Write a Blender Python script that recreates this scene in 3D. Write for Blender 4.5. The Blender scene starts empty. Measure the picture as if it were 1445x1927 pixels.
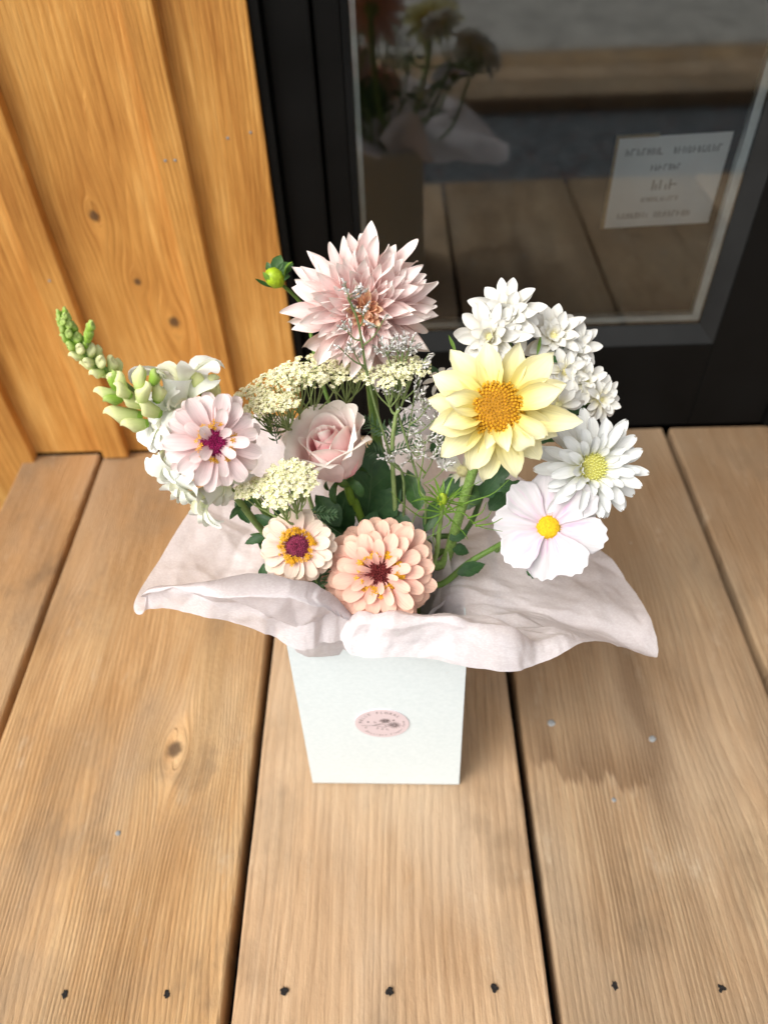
import bpy, bmesh, math, random
from mathutils import Vector, Matrix, noise, Euler
R = math.radians
PI = math.pi
sc = bpy.context.scene
col = sc.collection
rnd = random.Random(7)

# ------------------------------------------------------------------ camera
cam_d = bpy.data.cameras.new('camera')
cam = bpy.data.objects.new('camera', cam_d)
col.objects.link(cam)
cam_d.sensor_fit = 'VERTICAL'
cam_d.sensor_height = 24.0
cam_d.lens = 24.0 * 1447.57 / 1927.0
cam_d.clip_start = 0.02
cam_d.clip_end = 500
cam.matrix_world = Matrix(((0.999503, 0.025186, 0.018961, 0.000000), (-0.005026, 0.721061, -0.692853, 0.000000), (-0.031122, 0.692413, 0.720829, 0.776313), (0.000000, 0.000000, 0.000000, 1.000000)))
cam_d.dof.use_dof = True
cam_d.dof.focus_distance = 0.572
cam_d.dof.aperture_fstop = 2.9
cam_d.dof.aperture_blades = 0
sc.camera = cam

# ------------------------------------------------------------------ sky, sun, exposure
SUN_EL, SUN_AZ = 50.0, 232.0            # azimuth clockwise from +Y
wd = bpy.data.worlds.new('World'); sc.world = wd; wd.use_nodes = True
nt = wd.node_tree; bg = nt.nodes['Background']
sky = nt.nodes.new('ShaderNodeTexSky'); sky.sky_type = 'NISHITA'; sky.sun_disc = False
sky.sun_elevation = R(SUN_EL); sky.sun_rotation = R(SUN_AZ)
sky.air_density = 1.0; sky.dust_density = 4.0; sky.ozone_density = 0.6
hs = nt.nodes.new('ShaderNodeHueSaturation'); hs.inputs['Saturation'].default_value = 0.10
nt.links.new(sky.outputs[0], hs.inputs['Color']); nt.links.new(hs.outputs[0], bg.inputs[0])
bg.inputs[1].default_value = 0.15
sd = bpy.data.lights.new('sun', 'SUN'); sun = bpy.data.objects.new('sun', sd); col.objects.link(sun)
sd.energy = 1.5; sd.angle = R(38); sd.color = (1.0, 0.95, 0.87)
_d = Vector((math.sin(R(SUN_AZ)) * math.cos(R(SUN_EL)), math.cos(R(SUN_AZ)) * math.cos(R(SUN_EL)), math.sin(R(SUN_EL))))
sun.rotation_euler = _d.to_track_quat('Z', 'Y').to_euler()
sun.location = (-2, -2, 4)
sc.view_settings.view_transform = 'Standard'; sc.view_settings.look = 'None'
sc.view_settings.exposure = 0.47; sc.view_settings.gamma = 1.0
sc.view_settings.use_curve_mapping = False
sc.cycles.max_bounces = 10; sc.cycles.transparent_max_bounces = 12
sc.cycles.use_denoising = True

# ------------------------------------------------------------------ helpers
def mesh_from(name, v, f, mat=None, uv=None, smooth=True):
    me = bpy.data.meshes.new(name)
    me.from_pydata([tuple(p) for p in v], [], f)
    if uv:
        l = me.uv_layers.new(name='UVMap')
        for lp in me.loops:
            l.data[lp.index].uv = uv[lp.vertex_index]
    if smooth:
        for p in me.polygons: p.use_smooth = True
    if mat: me.materials.append(mat)
    me.update()
    return me

def link(name, me, parent=None, mw=None):
    o = bpy.data.objects.new(name, me)
    col.objects.link(o)
    if parent is not None:
        o.parent = parent
        o.matrix_basis = (parent_world(parent).inverted() @ mw) if mw is not None else parent_world(parent).inverted()
    elif mw is not None:
        o.matrix_basis = mw
    WORLD[o.name] = mw.copy() if mw is not None else Matrix()
    return o
WORLD = {}
def parent_world(o): return WORLD[o.name]

def thing(name, label, cat, loc, group=None):
    o = bpy.data.objects.new(name, None); col.objects.link(o)
    o.empty_display_size = 0.02
    o.location = loc; WORLD[o.name] = Matrix.Translation(loc)
    tag(o, label, cat, group)
    return o

def tag(o, label=None, cat=None, group=None, kind=None):
    if label: o['label'] = label
    if cat: o['category'] = cat
    if group: o['group'] = group
    if kind: o['kind'] = kind
    return o

def lerp(a, b, t): return a + (b - a) * t
def smooth01(x):
    x = max(0.0, min(1.0, x)); return x * x * (3 - 2 * x)
def interp(pts, t):
    if t <= pts[0][0]: return pts[0][1]
    for (a, x), (b, y) in zip(pts, pts[1:]):
        if t <= b: return lerp(x, y, smooth01((t - a) / (b - a)) * .5 + .5 * (t - a) / (b - a))
    return pts[-1][1]

class MB:
    """collects faces of ONE piece"""
    def __init__(s): s.v = []; s.f = []; s.uv = []
    def add(s, v, f, uv=None):
        o = len(s.v); s.v += [Vector(p) for p in v]; s.f += [[i + o for i in q] for q in f]
        s.uv += uv if uv else [(0.5, 0.5)] * len(v)
    def grid(s, P, uv=None, wrap=False):
        n = len(P); m = len(P[0]); v = [p for r in P for p in r]; f = []
        for i in range(n - 1):
            for j in range(m if wrap else m - 1):
                k = (j + 1) % m
                f.append([i * m + j, i * m + k, (i + 1) * m + k, (i + 1) * m + j])
        if uv is None: uv = [(j / max(1, m - 1), i / max(1, n - 1)) for i in range(n) for j in range(m)]
        s.add(v, f, uv)
    def box(s, x0, x1, y0, y1, z0, z1):
        v = [(x, y, z) for z in (z0, z1) for y in (y0, y1) for x in (x0, x1)]
        s.add(v, [[0, 2, 3, 1], [4, 5, 7, 6], [0, 1, 5, 4], [2, 6, 7, 3], [0, 4, 6, 2], [1, 3, 7, 5]])
    def tube(s, pts, rad, n=7, cap=True):
        pts = [Vector(p) for p in pts]; P = []; up = None
        for i, p in enumerate(pts):
            t = (pts[min(i + 1, len(pts) - 1)] - pts[max(i - 1, 0)])
            t = t.normalized() if t.length > 1e-9 else Vector((0, 0, 1))
            if up is None: up = t.orthogonal().normalized()
            up = (up - t * up.dot(t)); up = up.normalized() if up.length > 1e-6 else t.orthogonal().normalized()
            b = t.cross(up); r = rad(i / (len(pts) - 1)) if callable(rad) else rad
            P.append([p + (up * math.cos(a) + b * math.sin(a)) * r for a in [2 * PI * k / n for k in range(n)]])
        s.grid(P, wrap=True)
        if cap:
            for q, pp in ((P[-1], pts[-1]), (P[0], pts[0])):
                o = len(s.v) ; s.add(q + [pp], [[k, (k + 1) % n, n] for k in range(n)])
    def lathe(s, prof, n=10, M=None):
        P = [[Vector((r * math.cos(2 * PI * k / n), r * math.sin(2 * PI * k / n), z)) for k in range(n)] for r, z in prof]
        if M: P = [[M @ p for p in r] for r in P]
        s.grid(P, wrap=True)
    def mesh(s, name, mat, smooth=True): return mesh_from(name, s.v, s.f, mat, s.uv, smooth)
    def obj(s, name, mat, parent=None, smooth=True):
        return link(name, s.mesh(name, mat, smooth), parent)

def spline(pts, n):
    pts = [Vector(p) for p in pts]
    if len(pts) == 2: return [pts[0].lerp(pts[1], i / n) for i in range(n + 1)]
    P = [pts[0] * 2 - pts[1]] + pts + [pts[-1] * 2 - pts[-2]]; out = []
    m = len(pts) - 1
    for i in range(n + 1):
        u = i / n * m; k = min(int(u), m - 1); t = u - k
        a, b, c, d = P[k:k + 4]
        out.append(.5 * ((2 * b) + (c - a) * t + (2 * a - 5 * b + 4 * c - d) * t * t + (3 * b - a - 3 * c + d) * t ** 3))
    return out

def bevel_box(x0, x1, y0, y1, z0, z1, b=.0015, seg=2, sub=None):
    bm = bmesh.new(); bmesh.ops.create_cube(bm, size=1)
    for v in bm.verts:
        v.co = Vector((lerp(x0, x1, v.co.x + .5), lerp(y0, y1, v.co.y + .5), lerp(z0, z1, v.co.z + .5)))
    bmesh.ops.bevel(bm, geom=bm.edges[:], offset=b, segments=seg, profile=.6, affect='EDGES')
    return bm
def bm_obj(name, bm, mat, parent=None, smooth=False):
    me = bpy.data.meshes.new(name); bm.to_mesh(me); bm.free(); me.materials.append(mat)
    if smooth:
        for p in me.polygons: p.use_smooth = True
    return link(name, me, parent)

# ------------------------------------------------------------------ node helper
class NT:
    def __init__(s, name):
        s.m = bpy.data.materials.new(name); s.m.use_nodes = True; s.t = s.m.node_tree
        s.b = s.t.nodes['Principled BSDF']; s.out = s.t.nodes['Material Output']
    def n(s, typ, ins=None, **kw):
        x = s.t.nodes.new('ShaderNode' + typ)
        for k, v in kw.items(): setattr(x, k, v)
        for k, v in (ins or {}).items(): s.put(x.inputs[k], v)
        return x
    def put(s, sock, v):
        if isinstance(v, bpy.types.NodeSocket): s.t.links.new(v, sock)
        elif isinstance(v, bpy.types.Node): s.t.links.new(v.outputs[0], sock)
        else:
            if sock.type == 'RGBA' and len(v) == 3: v = (*v, 1)
            sock.default_value = v
    def math(s, op, a, b=0.0, c=0.0, clamp=False):
        x = s.n('Math', operation=op, use_clamp=clamp); s.put(x.inputs[0], a); s.put(x.inputs[1], b); s.put(x.inputs[2], c); return x.outputs[0]
    def mix(s, f, a, b, blend='MIX'):
        x = s.n('Mix', data_type='RGBA', blend_type=blend); s.put(x.inputs[0], f); s.put(x.inputs[6], a); s.put(x.inputs[7], b); return x.outputs[2]
    def ramp(s, f, stops, interp='LINEAR'):
        x = s.n('ValToRGB', {0: f}); r = x.color_ramp; r.interpolation = interp
        while len(r.elements) < len(stops): r.elements.new(.5)
        for e, (p, c) in zip(r.elements, stops):
            e.position = p; e.color = (*c, 1) if len(c) == 3 else c
        return x.outputs[0]
    def mr(s, v, a, b, c=0.0, d=1.0, smooth=False):
        x = s.n('MapRange'); x.interpolation_type = 'SMOOTHSTEP' if smooth else 'LINEAR'
        for i, q in enumerate((v, a, b, c, d)): s.put(x.inputs[i], q)
        return x.outputs[0]
    def noise(s, vec, scale=1.0, detail=3.0, rough=.55, dist=0.0):
        x = s.n('TexNoise', {'Vector': vec, 'Scale': scale, 'Detail': detail, 'Roughness': rough, 'Distortion': dist}); return x.outputs[0]
    def xyz(s, vec): x = s.n('SeparateXYZ', {0: vec}); return x.outputs
    def vec(s, x, y, z): q = s.n('CombineXYZ'); [s.put(q.inputs[i], k) for i, k in enumerate((x, y, z))]; return q.outputs[0]
    def bump(s, h, strength=.3, dist=.001):
        b = s.n('Bump', {'Height': h, 'Strength': strength, 'Distance': dist}); s.put(s.b.inputs['Normal'], b.outputs[0]); return b.outputs[0]
    def set(s, **kw):
        for k, v in kw.items(): s.put(s.b.inputs[k.replace('_', ' ')], v)
        return s

def simple(name, c, rough=.6, var=.12, scale=60, spec=.3, bump=.0):
    m = NT(name); tc = m.n('TexCoord').outputs['Object']
    nz = m.noise(tc, scale, 4)
    k = m.mr(nz, .3, .7, 1 - var, 1 + var)
    cc = m.mix(1.0, (*c, 1), m.vec(k, k, k), 'MULTIPLY')
    m.set(Base_Color=cc, Roughness=rough); m.b.inputs['Specular IOR Level'].default_value = spec
    if bump: m.bump(nz, bump, .001)
    return m.m

def petal_mat(name, stops, streak=.12, var=.06, transl=.22, rough=.75, vein=28.0, edge=None, streakcol=None, sheen=0.0, blotch=.0):
    """pigment along the petal (v), fine lengthwise veins, small differences between petals"""
    m = NT(name); uv = m.n('UVMap').outputs[0]; x, y, _ = m.xyz(uv)
    oi = m.n('ObjectInfo'); rn = oi.outputs['Random']
    wob = m.noise(m.vec(m.math('MULTIPLY', x, 3.0), m.math('MULTIPLY', y, 3.0), m.math('MULTIPLY', rn, 50)), 1.0, 2)
    yv = m.math('ADD', y, m.math('MULTIPLY', m.math('SUBTRACT', wob, .5), .22))
    c = m.ramp(yv, stops)
    vn = m.noise(m.vec(m.math('MULTIPLY', x, vein), m.math('MULTIPLY', y, 1.6), m.math('MULTIPLY', rn, 37)), 1.0, 3, .6)
    if edge:
        ex = m.math('ABSOLUTE', m.math('SUBTRACT', x, .5)); em = m.mr(ex, .30, .5, 0, .8, True)
        c = m.mix(em, c, edge)
    if streakcol:
        sm = m.mr(vn, .47, .62, 0, 1, True)
        fade = m.mr(y, .05, .98, .95, .12)
        blo = m.mr(m.noise(m.vec(m.math('MULTIPLY', x, 2.2), m.math('MULTIPLY', y, 1.7), m.math('MULTIPLY', rn, 91)), 1.0, 2), .42, .68, .15, 1.0, True)
        c = m.mix(m.math('MULTIPLY', m.math('MULTIPLY', sm, fade), blo), c, streakcol)
    k = m.mr(vn, .3, .7, 1 - streak, 1 + streak * .5)
    k = m.math('MULTIPLY', k, m.mr(rn, 0, 1, 1 - var, 1 + var * .4))
    c = m.mix(1.0, c, m.vec(k, k, k), 'MULTIPLY')
    m.set(Base_Color=c, Roughness=rough); m.b.inputs['Specular IOR Level'].default_value = .12
    if sheen: m.b.inputs['Sheen Weight'].default_value = sheen
    nb = m.bump(vn, .22, .0006)
    tr = m.n('BsdfTranslucent', {'Color': c, 'Normal': nb}); mx = m.n('MixShader', {0: transl * .5, 1: m.b.outputs[0], 2: tr.outputs[0]})
    m.t.links.new(mx.outputs[0], m.out.inputs[0])
    return m.m

def leaf_mat(name, c1, c2, vein, transl=.12, rough=.42):
    m = NT(name); uv = m.n('UVMap').outputs[0]; x, y, _ = m.xyz(uv)
    oi = m.n('ObjectInfo'); rn = oi.outputs['Random']
    ax = m.math('ABSOLUTE', m.math('SUBTRACT', x, .5))
    side = m.math('FRACT', m.math('MULTIPLY', m.math('SUBTRACT', y, m.math('MULTIPLY', ax, .55)), 8.0))
    sv = m.mr(m.math('ABSOLUTE', m.math('SUBTRACT', side, .5)), .0, .07, 1, 0, True)
    mv = m.mr(ax, 0, .025, 1, 0, True)
    vm = m.math('MAXIMUM', m.math('MULTIPLY', sv, .45), mv)
    nz = m.noise(m.vec(m.math('MULTIPLY', x, 5), m.math('MULTIPLY', y, 8), m.math('MULTIPLY', rn, 40)), 1.0, 4)
    c = m.mix(m.mr(nz, .3, .7), c1, c2); c = m.mix(m.math('MULTIPLY', vm, .5), c, vein)
    m.set(Base_Color=c, Roughness=rough); m.b.inputs['Specular IOR Level'].default_value = .35
    h = m.math('SUBTRACT', m.math('MULTIPLY', nz, .3), vm); nb = m.bump(h, .35, .0008)
    tr = m.n('BsdfTranslucent', {'Color': c}); mx = m.n('MixShader', {0: transl, 1: m.b.outputs[0], 2: tr.outputs[0]})
    m.t.links.new(mx.outputs[0], m.out.inputs[0])
    return m.m

def paint(name, c, rough=.4, nbump=.05, scale=120):
    m = NT(name); tc = m.n('TexCoord').outputs['Object']; nz = m.noise(tc, scale, 3)
    dirt = m.noise(tc, 9, 5); k = m.mr(dirt, .3, .75, .8, 1.25)
    m.set(Base_Color=m.mix(1.0, (*c, 1), m.vec(k, k, k), 'MULTIPLY'), Roughness=m.mr(dirt, .3, .7, rough * .85, rough * 1.2)); m.b.inputs['Specular IOR Level'].default_value = .09
    m.bump(nz, nbump, .0005); return m.m

# ------------------------------------------------------------------ wood
def wood(name, tones, axis, ringscale=70.0, knots=(), gray=None, stain=False, rough=.75, bumpk=.5, wear=.5, marks=False, back_shade=(.34, .175, .07)):
    """tones: dark, mid, light.  axis: 1 grain along Y (deck), 2 along Z (wall).  knots: (a, b, radius)"""
    m = NT(name); tc = m.n('TexCoord').outputs['Object']; X, Y, Z = m.xyz(tc)
    oi = m.n('ObjectInfo'); rn = oi.outputs['Random']
    A, B = (X, Y) if axis == 1 else (X, Z)
    off = m.math('MULTIPLY', rn, 31.7)
    kd = None; Aw = A
    for (ka, kb, kr) in knots:
        da = m.math('SUBTRACT', A, ka); db = m.math('MULTIPLY', m.math('SUBTRACT', B, kb), .45)
        d = m.math('SQRT', m.math('ADD', m.math('MULTIPLY', da, da), m.math('MULTIPLY', db, db)))
        g = m.math('EXPONENT', m.math('MULTIPLY', m.math('DIVIDE', d, kr * 2.2), -1.0))
        Aw = m.math('SUBTRACT', Aw, m.math('MULTIPLY', m.math('MULTIPLY', g, 2.2), da))
        db2 = m.math('MULTIPLY', db, 1.9)
        d2 = m.math('SQRT', m.math('ADD', m.math('MULTIPLY', da, da), m.math('MULTIPLY', db2, db2)))
        d2 = m.math('ADD', d2, m.math('MULTIPLY', m.math('SUBTRACT', m.noise(tc, 260, 3), .5), kr * .8))
        km = m.mr(d2, kr * .55, kr * 1.5, 1, 0, True)
        kd = km if kd is None else m.math('MAXIMUM', kd, km)
    big = m.noise(m.vec(m.math('MULTIPLY', Aw, 5.0), m.math('MULTIPLY', B, .9), off), 1.0, 2, .5)
    u = m.math('ADD', m.math('MULTIPLY', Aw, ringscale), m.math('MULTIPLY', big, ringscale * .16))
    jit = m.noise(m.vec(m.math('MULTIPLY', Aw, 60), m.math('MULTIPLY', B, 9), off), 1.0, 3)
    u = m.math('ADD', m.math('ADD', u, m.math('MULTIPLY', jit, .9)), off)
    ring = m.math('FRACT', u)                                          # slow rise, sharp fall: growth rings
    ring = m.math('MULTIPLY', m.math('POWER', ring, 1.8), m.mr(ring, .93, 1.0, 1, .0, True))
    fib = m.noise(m.vec(m.math('MULTIPLY', Aw, 900), m.math('MULTIPLY', B, 22), off), 1.0, 3, .6)
    fib2 = m.noise(m.vec(m.math('MULTIPLY', Aw, 220), m.math('MULTIPLY', B, 7), off), 1.0, 4, .6)
    lowf = m.noise(m.vec(m.math('MULTIPLY', A, 11), m.math('MULTIPLY', B, 4), off), 1.0, 4, .55)
    t = m.math('ADD', m.math('MULTIPLY', lowf, .55), m.math('MULTIPLY', fib2, .45))
    c = m.ramp(t, [(.36, tones[0]), (.5, tones[1]), (.64, tones[2])])
    rs = m.mr(m.noise(m.vec(m.math('MULTIPLY', A, 20), m.math('MULTIPLY', B, 2.2), off), 1.0, 3), .35, .65, .08, .40)
    c = m.mix(m.math('MULTIPLY', ring, rs), c, tones[3])
    k = m.mr(fib, .25, .75, .84, 1.12); c = m.mix(1.0, c, m.vec(k, k, k), 'MULTIPLY')
    if axis == 1:                                                      # fall-off of light towards the wall, painted in as a darker brown
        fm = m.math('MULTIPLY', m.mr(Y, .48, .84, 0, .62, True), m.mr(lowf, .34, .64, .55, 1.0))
        c = m.mix(fm, c, back_shade)
    if gray:
        gm = m.mr(m.noise(m.vec(m.math('MULTIPLY', A, 8), m.math('MULTIPLY', B, 3.2), m.math('ADD', off, 5)), 1.0, 5, .6), .42, .72, 0, wear, True)
        c = m.mix(gm, c, gray)
    if marks:                                                          # scuffs and small pale chips
        v = m.n('TexVoronoi', {'Vector': tc, 'Scale': 26.0}); sp = m.mr(v.outputs['Distance'], .012, .05, 1, 0, True)
        pick = m.mr(m.xyz(v.outputs['Color'])[0], .80, .82, 0, 1)
        c = m.mix(m.math('MULTIPLY', sp, m.math('MULTIPLY', pick, .75)), c, (.62, .58, .5))
        v2 = m.n('TexVoronoi', {'Vector': m.vec(m.math('MULTIPLY', X, 1.0), m.math('MULTIPLY', Y, .55), Z), 'Scale': 19.0})
        sp2 = m.mr(v2.outputs['Distance'], .015, .07, 1, 0, True); pk2 = m.mr(m.xyz(v2.outputs['Color'])[1], .74, .76, 0, 1)
        c = m.mix(m.math('MULTIPLY', sp2, m.math('MULTIPLY', pk2, .6)), c, (.10, .065, .04))
        bl = m.mr(m.noise(m.vec(m.math('MULTIPLY', X, 16), m.math('MULTIPLY', Y, 9), 3.3), 1.0, 4, .6), .55, .74, 0, .5, True)
        c = m.mix(bl, c, (.20, .135, .08))
        b2 = m.mr(m.noise(m.vec(m.math('MULTIPLY', X, 7), m.math('MULTIPLY', Y, 5), 8.8), 1.0, 5, .65), .46, .70, 0, .45, True)
        c = m.mix(b2, c, (.30, .215, .135))
        b3 = m.mr(m.noise(m.vec(m.math('MULTIPLY', X, 30), m.math('MULTIPLY', Y, 13), 1.8), 1.0, 5, .7), .58, .75, 0, .35, True)
        c = m.mix(b3, c, (.62, .50, .36))
    if stain:                                                          # old water mark with a feathered edge along the grain
        comb = m.noise(m.vec(m.math('MULTIPLY', X, 170), m.math('MULTIPLY', Y, 2), 0.0), 1.0, 2, .6)
        wav = m.noise(m.vec(m.math('MULTIPLY', X, 22), 0.0, 1.7), 1.0, 2)
        edge = m.math('ADD', m.math('ADD', .262, m.math('MULTIPLY', comb, .050)), m.math('MULTIPLY', wav, .13))
        dd = m.math('SUBTRACT', Y, edge)
        inside = m.mr(dd, -.004, .006, 0, 1, True); fade = m.mr(dd, .0, .07, 1.0, .25, True)
        xm = m.math('MULTIPLY', m.mr(X, .126, .15, .2, 1, True), m.mr(X, .255, .30, 1, 0, True))
        sm = m.math('MULTIPLY', m.math('MULTIPLY', inside, fade), m.math('MULTIPLY', xm, .62))
        xs = m.math('ADD', X, m.math('MULTIPLY', m.math('SUBTRACT', m.noise(m.vec(0.0, m.math('MULTIPLY', Y, 14), 0.0), 1.0, 3), .5), .035))
        st2 = m.math('MULTIPLY', m.mr(m.math('ABSOLUTE', m.math('SUBTRACT', xs, .262)), .004, .022, .5, 0, True), m.mr(Y, .27, .36, 0, 1, True))
        far = m.math('MULTIPLY', m.mr(Y, .55, .8, 0, .38, True), m.mr(lowf, .35, .62, .4, 1))  # brown staining near the door, with the weaker light there painted in
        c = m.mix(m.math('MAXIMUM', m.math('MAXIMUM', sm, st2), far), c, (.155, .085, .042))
    if kd is not None:
        c = m.mix(m.math('MULTIPLY', kd, .82), c, (.055, .032, .02))
    m.set(Base_Color=c, Roughness=m.mr(fib2, .3, .7, rough - .08, rough + .1))
    m.b.inputs['Specular IOR Level'].default_value = .25
    h = m.math('ADD', m.math('MULTIPLY', ring, -.9), m.math('ADD', m.math('MULTIPLY', fib, .35), m.math('MULTIPLY', fib2, .35)))
    saw = m.noise(m.vec(m.math('MULTIPLY', A, 420), m.math('MULTIPLY', B, 170), off), 1.0, 3, .6)
    h = m.math('ADD', h, m.math('MULTIPLY', saw, .5))
    m.bump(h, bumpk, .0024)
    return m.m
# ================================================================== SETTING
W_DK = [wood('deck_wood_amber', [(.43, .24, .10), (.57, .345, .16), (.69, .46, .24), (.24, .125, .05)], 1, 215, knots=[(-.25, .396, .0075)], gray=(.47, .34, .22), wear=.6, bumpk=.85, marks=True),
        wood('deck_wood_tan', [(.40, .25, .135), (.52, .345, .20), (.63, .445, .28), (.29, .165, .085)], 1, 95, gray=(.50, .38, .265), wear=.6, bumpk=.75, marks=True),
        wood('deck_wood_weathered', [(.29, .18, .095), (.405, .265, .15), (.505, .36, .215), (.20, .115, .055)], 1, 190, gray=(.40, .30, .20), stain=True, back_shade=(.20, .115, .055), wear=.6, bumpk=.8, marks=True)]
W_WALL = wood('stained_cedar', [(.41, .17, .036), (.60, .29, .07), (.76, .42, .125), (.34, .135, .024)], 2, 150,
              knots=[(-.352, .372, .0055), (-.323, .285, .004), (-.29, .225, .0065)], rough=.5, bumpk=.5)
M_BLACK = paint('black_frame_paint', (.0045, .0045, .0043), .5)
M_BLACK2 = paint('black_bead', (.018, .0185, .0185), .5)
M_STEEL = simple('galvanised_steel', (.26, .27, .27), .5, .3, 300, .4)
M_DARKNAIL = simple('dark_nail_pit', (.014, .012, .011), .7, .5, 900, .2)

# ground: dark chippings, a timber boardwalk and paving beyond it
gm = NT('gravel'); tc = gm.n('TexCoord').outputs['Object']
v = gm.n('TexVoronoi', {'Vector': tc, 'Scale': 55.0})
gc = gm.ramp(gm.xyz(v.outputs['Color'])[0], [(0, (.04, .045, .05)), (.45, (.08, .087, .092)), (.8, (.14, .15, .155)), (.97, (.10, .045, .04))])
gm.set(Base_Color=gc, Roughness=.85); gm.bump(v.outputs['Distance'], 1.0, .01)
g = MB(); g.box(-120, 120, -120, .86, -.20, -.15); tag(g.obj('ground', gm.m, smooth=False), kind='structure')
pv = simple('paving_stone', (.42, .38, .33), .85, .35, 14, .3, .3)
g = MB(); g.box(-6, 6, -6, -1.31, -.1495, -.10); tag(g.obj('pavement', pv, smooth=False), kind='structure')
bw = tag(bpy.data.objects.new('boardwalk', None), kind='structure'); col.objects.link(bw); WORLD['boardwalk'] = Matrix()
for i in range(3):
    bm = bevel_box(-5, 5, -1.30 + i * .16, -1.30 + i * .16 + .15, -.15, -.10, .004)
    bm_obj('plank', bm, W_DK[i % 3], bw)

# loose chippings beside the deck's left end
rnd.seed(3)
st = MB()
for i in range(260):
    x, y = rnd.uniform(-.90, -.585), rnd.uniform(.42, .86); r = rnd.uniform(.006, .013)
    bm = bmesh.new(); bmesh.ops.create_icosphere(bm, subdivisions=1, radius=r)
    for vv in bm.verts: vv.co = Vector((vv.co.x * rnd.uniform(.8, 1.3), vv.co.y * rnd.uniform(.7, 1.2), vv.co.z * rnd.uniform(.5, .9))) + Vector((x, y, -.147 + r * .4))
    bm.verts.index_update(); st.add([q.co for q in bm.verts], [[q.index for q in f.verts] for f in bm.faces]); bm.free()
sm_ = NT('chippings'); ggn = sm_.n('NewGeometry'); cc = sm_.ramp(ggn.outputs['Random Per Island'], [(0, (.10, .115, .13)), (.5, (.25, .28, .31)), (.85, (.42, .45, .48)), (.95, (.22, .07, .05))])
sm_.set(Base_Color=cc, Roughness=.8)
tag(st.obj('gravel', sm_.m, smooth=False), 'grey and rust stone chippings beside the deck end', 'gravel', kind='stuff')

# deck
deck = tag(bpy.data.objects.new('deck', None), kind='structure'); col.objects.link(deck); WORLD['deck'] = Matrix()
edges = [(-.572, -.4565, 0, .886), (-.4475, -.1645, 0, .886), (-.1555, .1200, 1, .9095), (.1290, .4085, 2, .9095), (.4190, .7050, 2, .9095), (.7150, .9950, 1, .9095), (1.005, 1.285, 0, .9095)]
planks = []
for i, (x0, x1, mi, y1) in enumerate(edges):
    bm = bmesh.new()
    nx, ny = 10, 30
    bm.free()
    p = MB(); top = []
    zj = rnd.uniform(-.0012, .0008)
    for j in range(ny + 1):
        y = lerp(.035, y1, j / ny); row = []
        wl = .0009 * (noise.noise(Vector((y * 9, i * 7.3, 0))) ) + .0004 * noise.noise(Vector((y * 60, i * 3.1, 5)))
        wr = .0009 * (noise.noise(Vector((y * 9, i * 5.9, 9))) ) + .0004 * noise.noise(Vector((y * 60, i * 4.1, 8)))
        a, b = x0 + wl, x1 + wr
        prof = [(a, -.042), (a, -.004), (a + .0007, -.0014), (a + .0028, -.0002)] + [(lerp(a + .0028, b - .0028, k / 6), .0) for k in range(1, 6)] + [(b - .0028, -.0002), (b - .0007, -.0014), (b, -.004), (b, -.042)]
        for (xx, zz) in prof:
            cupz = -.0016 * (1 - ((xx - (a + b) / 2) / ((b - a) / 2)) ** 2) * .5
            row.append(Vector((xx, y, zz + zj + (cupz if zz > -.01 else 0))))
        top.append(row)
    p.grid(top)
    n = len(top[0])
    p.add(top[0], [list(range(n))]); p.add(top[-1], [list(range(n))[::-1]])
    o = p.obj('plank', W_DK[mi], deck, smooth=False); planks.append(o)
jm = simple('joist_wood', (.06, .04, .025), .9)
for y0 in (.10, .50, .84):
    b = MB(); b.box(-.565, 1.28, y0, y0 + .04, -.14, -.0445); b.obj('joist', jm, deck, smooth=False)
def nail(x, y, r, m_, pl, pit):
    b = MB(); s0 = rnd.random() * 9
    n = 15 if pit else 9
    ring = lambda rr, z: [Vector((x + rr * (1 + (.75 if pit else .2) * noise.noise(Vector((k * 1.7, s0, 0)))) * math.cos(2 * PI * k / n), y + rr * (1 + (.75 if pit else .2) * noise.noise(Vector((k * 1.7, s0, 0)))) * math.sin(2 * PI * k / n), z)) for k in range(n)]
    if pit: P = [ring(r * 1.25, .0001), ring(r, .0006), ring(r * .55, .0002), ring(.0001, .0001)]
    else: P = [ring(r * 1.05, -.001), ring(r, .0005), ring(r * .6, .0008), ring(.0001, .0008)]
    b.grid(P, wrap=True); return b.obj('nail', m_, pl)
for (px, pl) in ((-.305, 1), (-.214, 1), (-.111, 2), (-.018, 2), (.073, 2), (.178, 3), (.269, 3)):
    nail(px, .165 + rnd.uniform(-.002, .002), .0026, M_DARKNAIL, planks[pl], True)
for (px, py, r, pl) in ((.162, .418, .0042, 3), (.267, .397, .0038, 3), (-.291, .306, .0026, 1), (.212, .331, .0022, 3), (.55, .40, .004, 4), (-.51, .40, .004, 0)):
    nail(px, py, r, M_STEEL, planks[pl], False)

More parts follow.
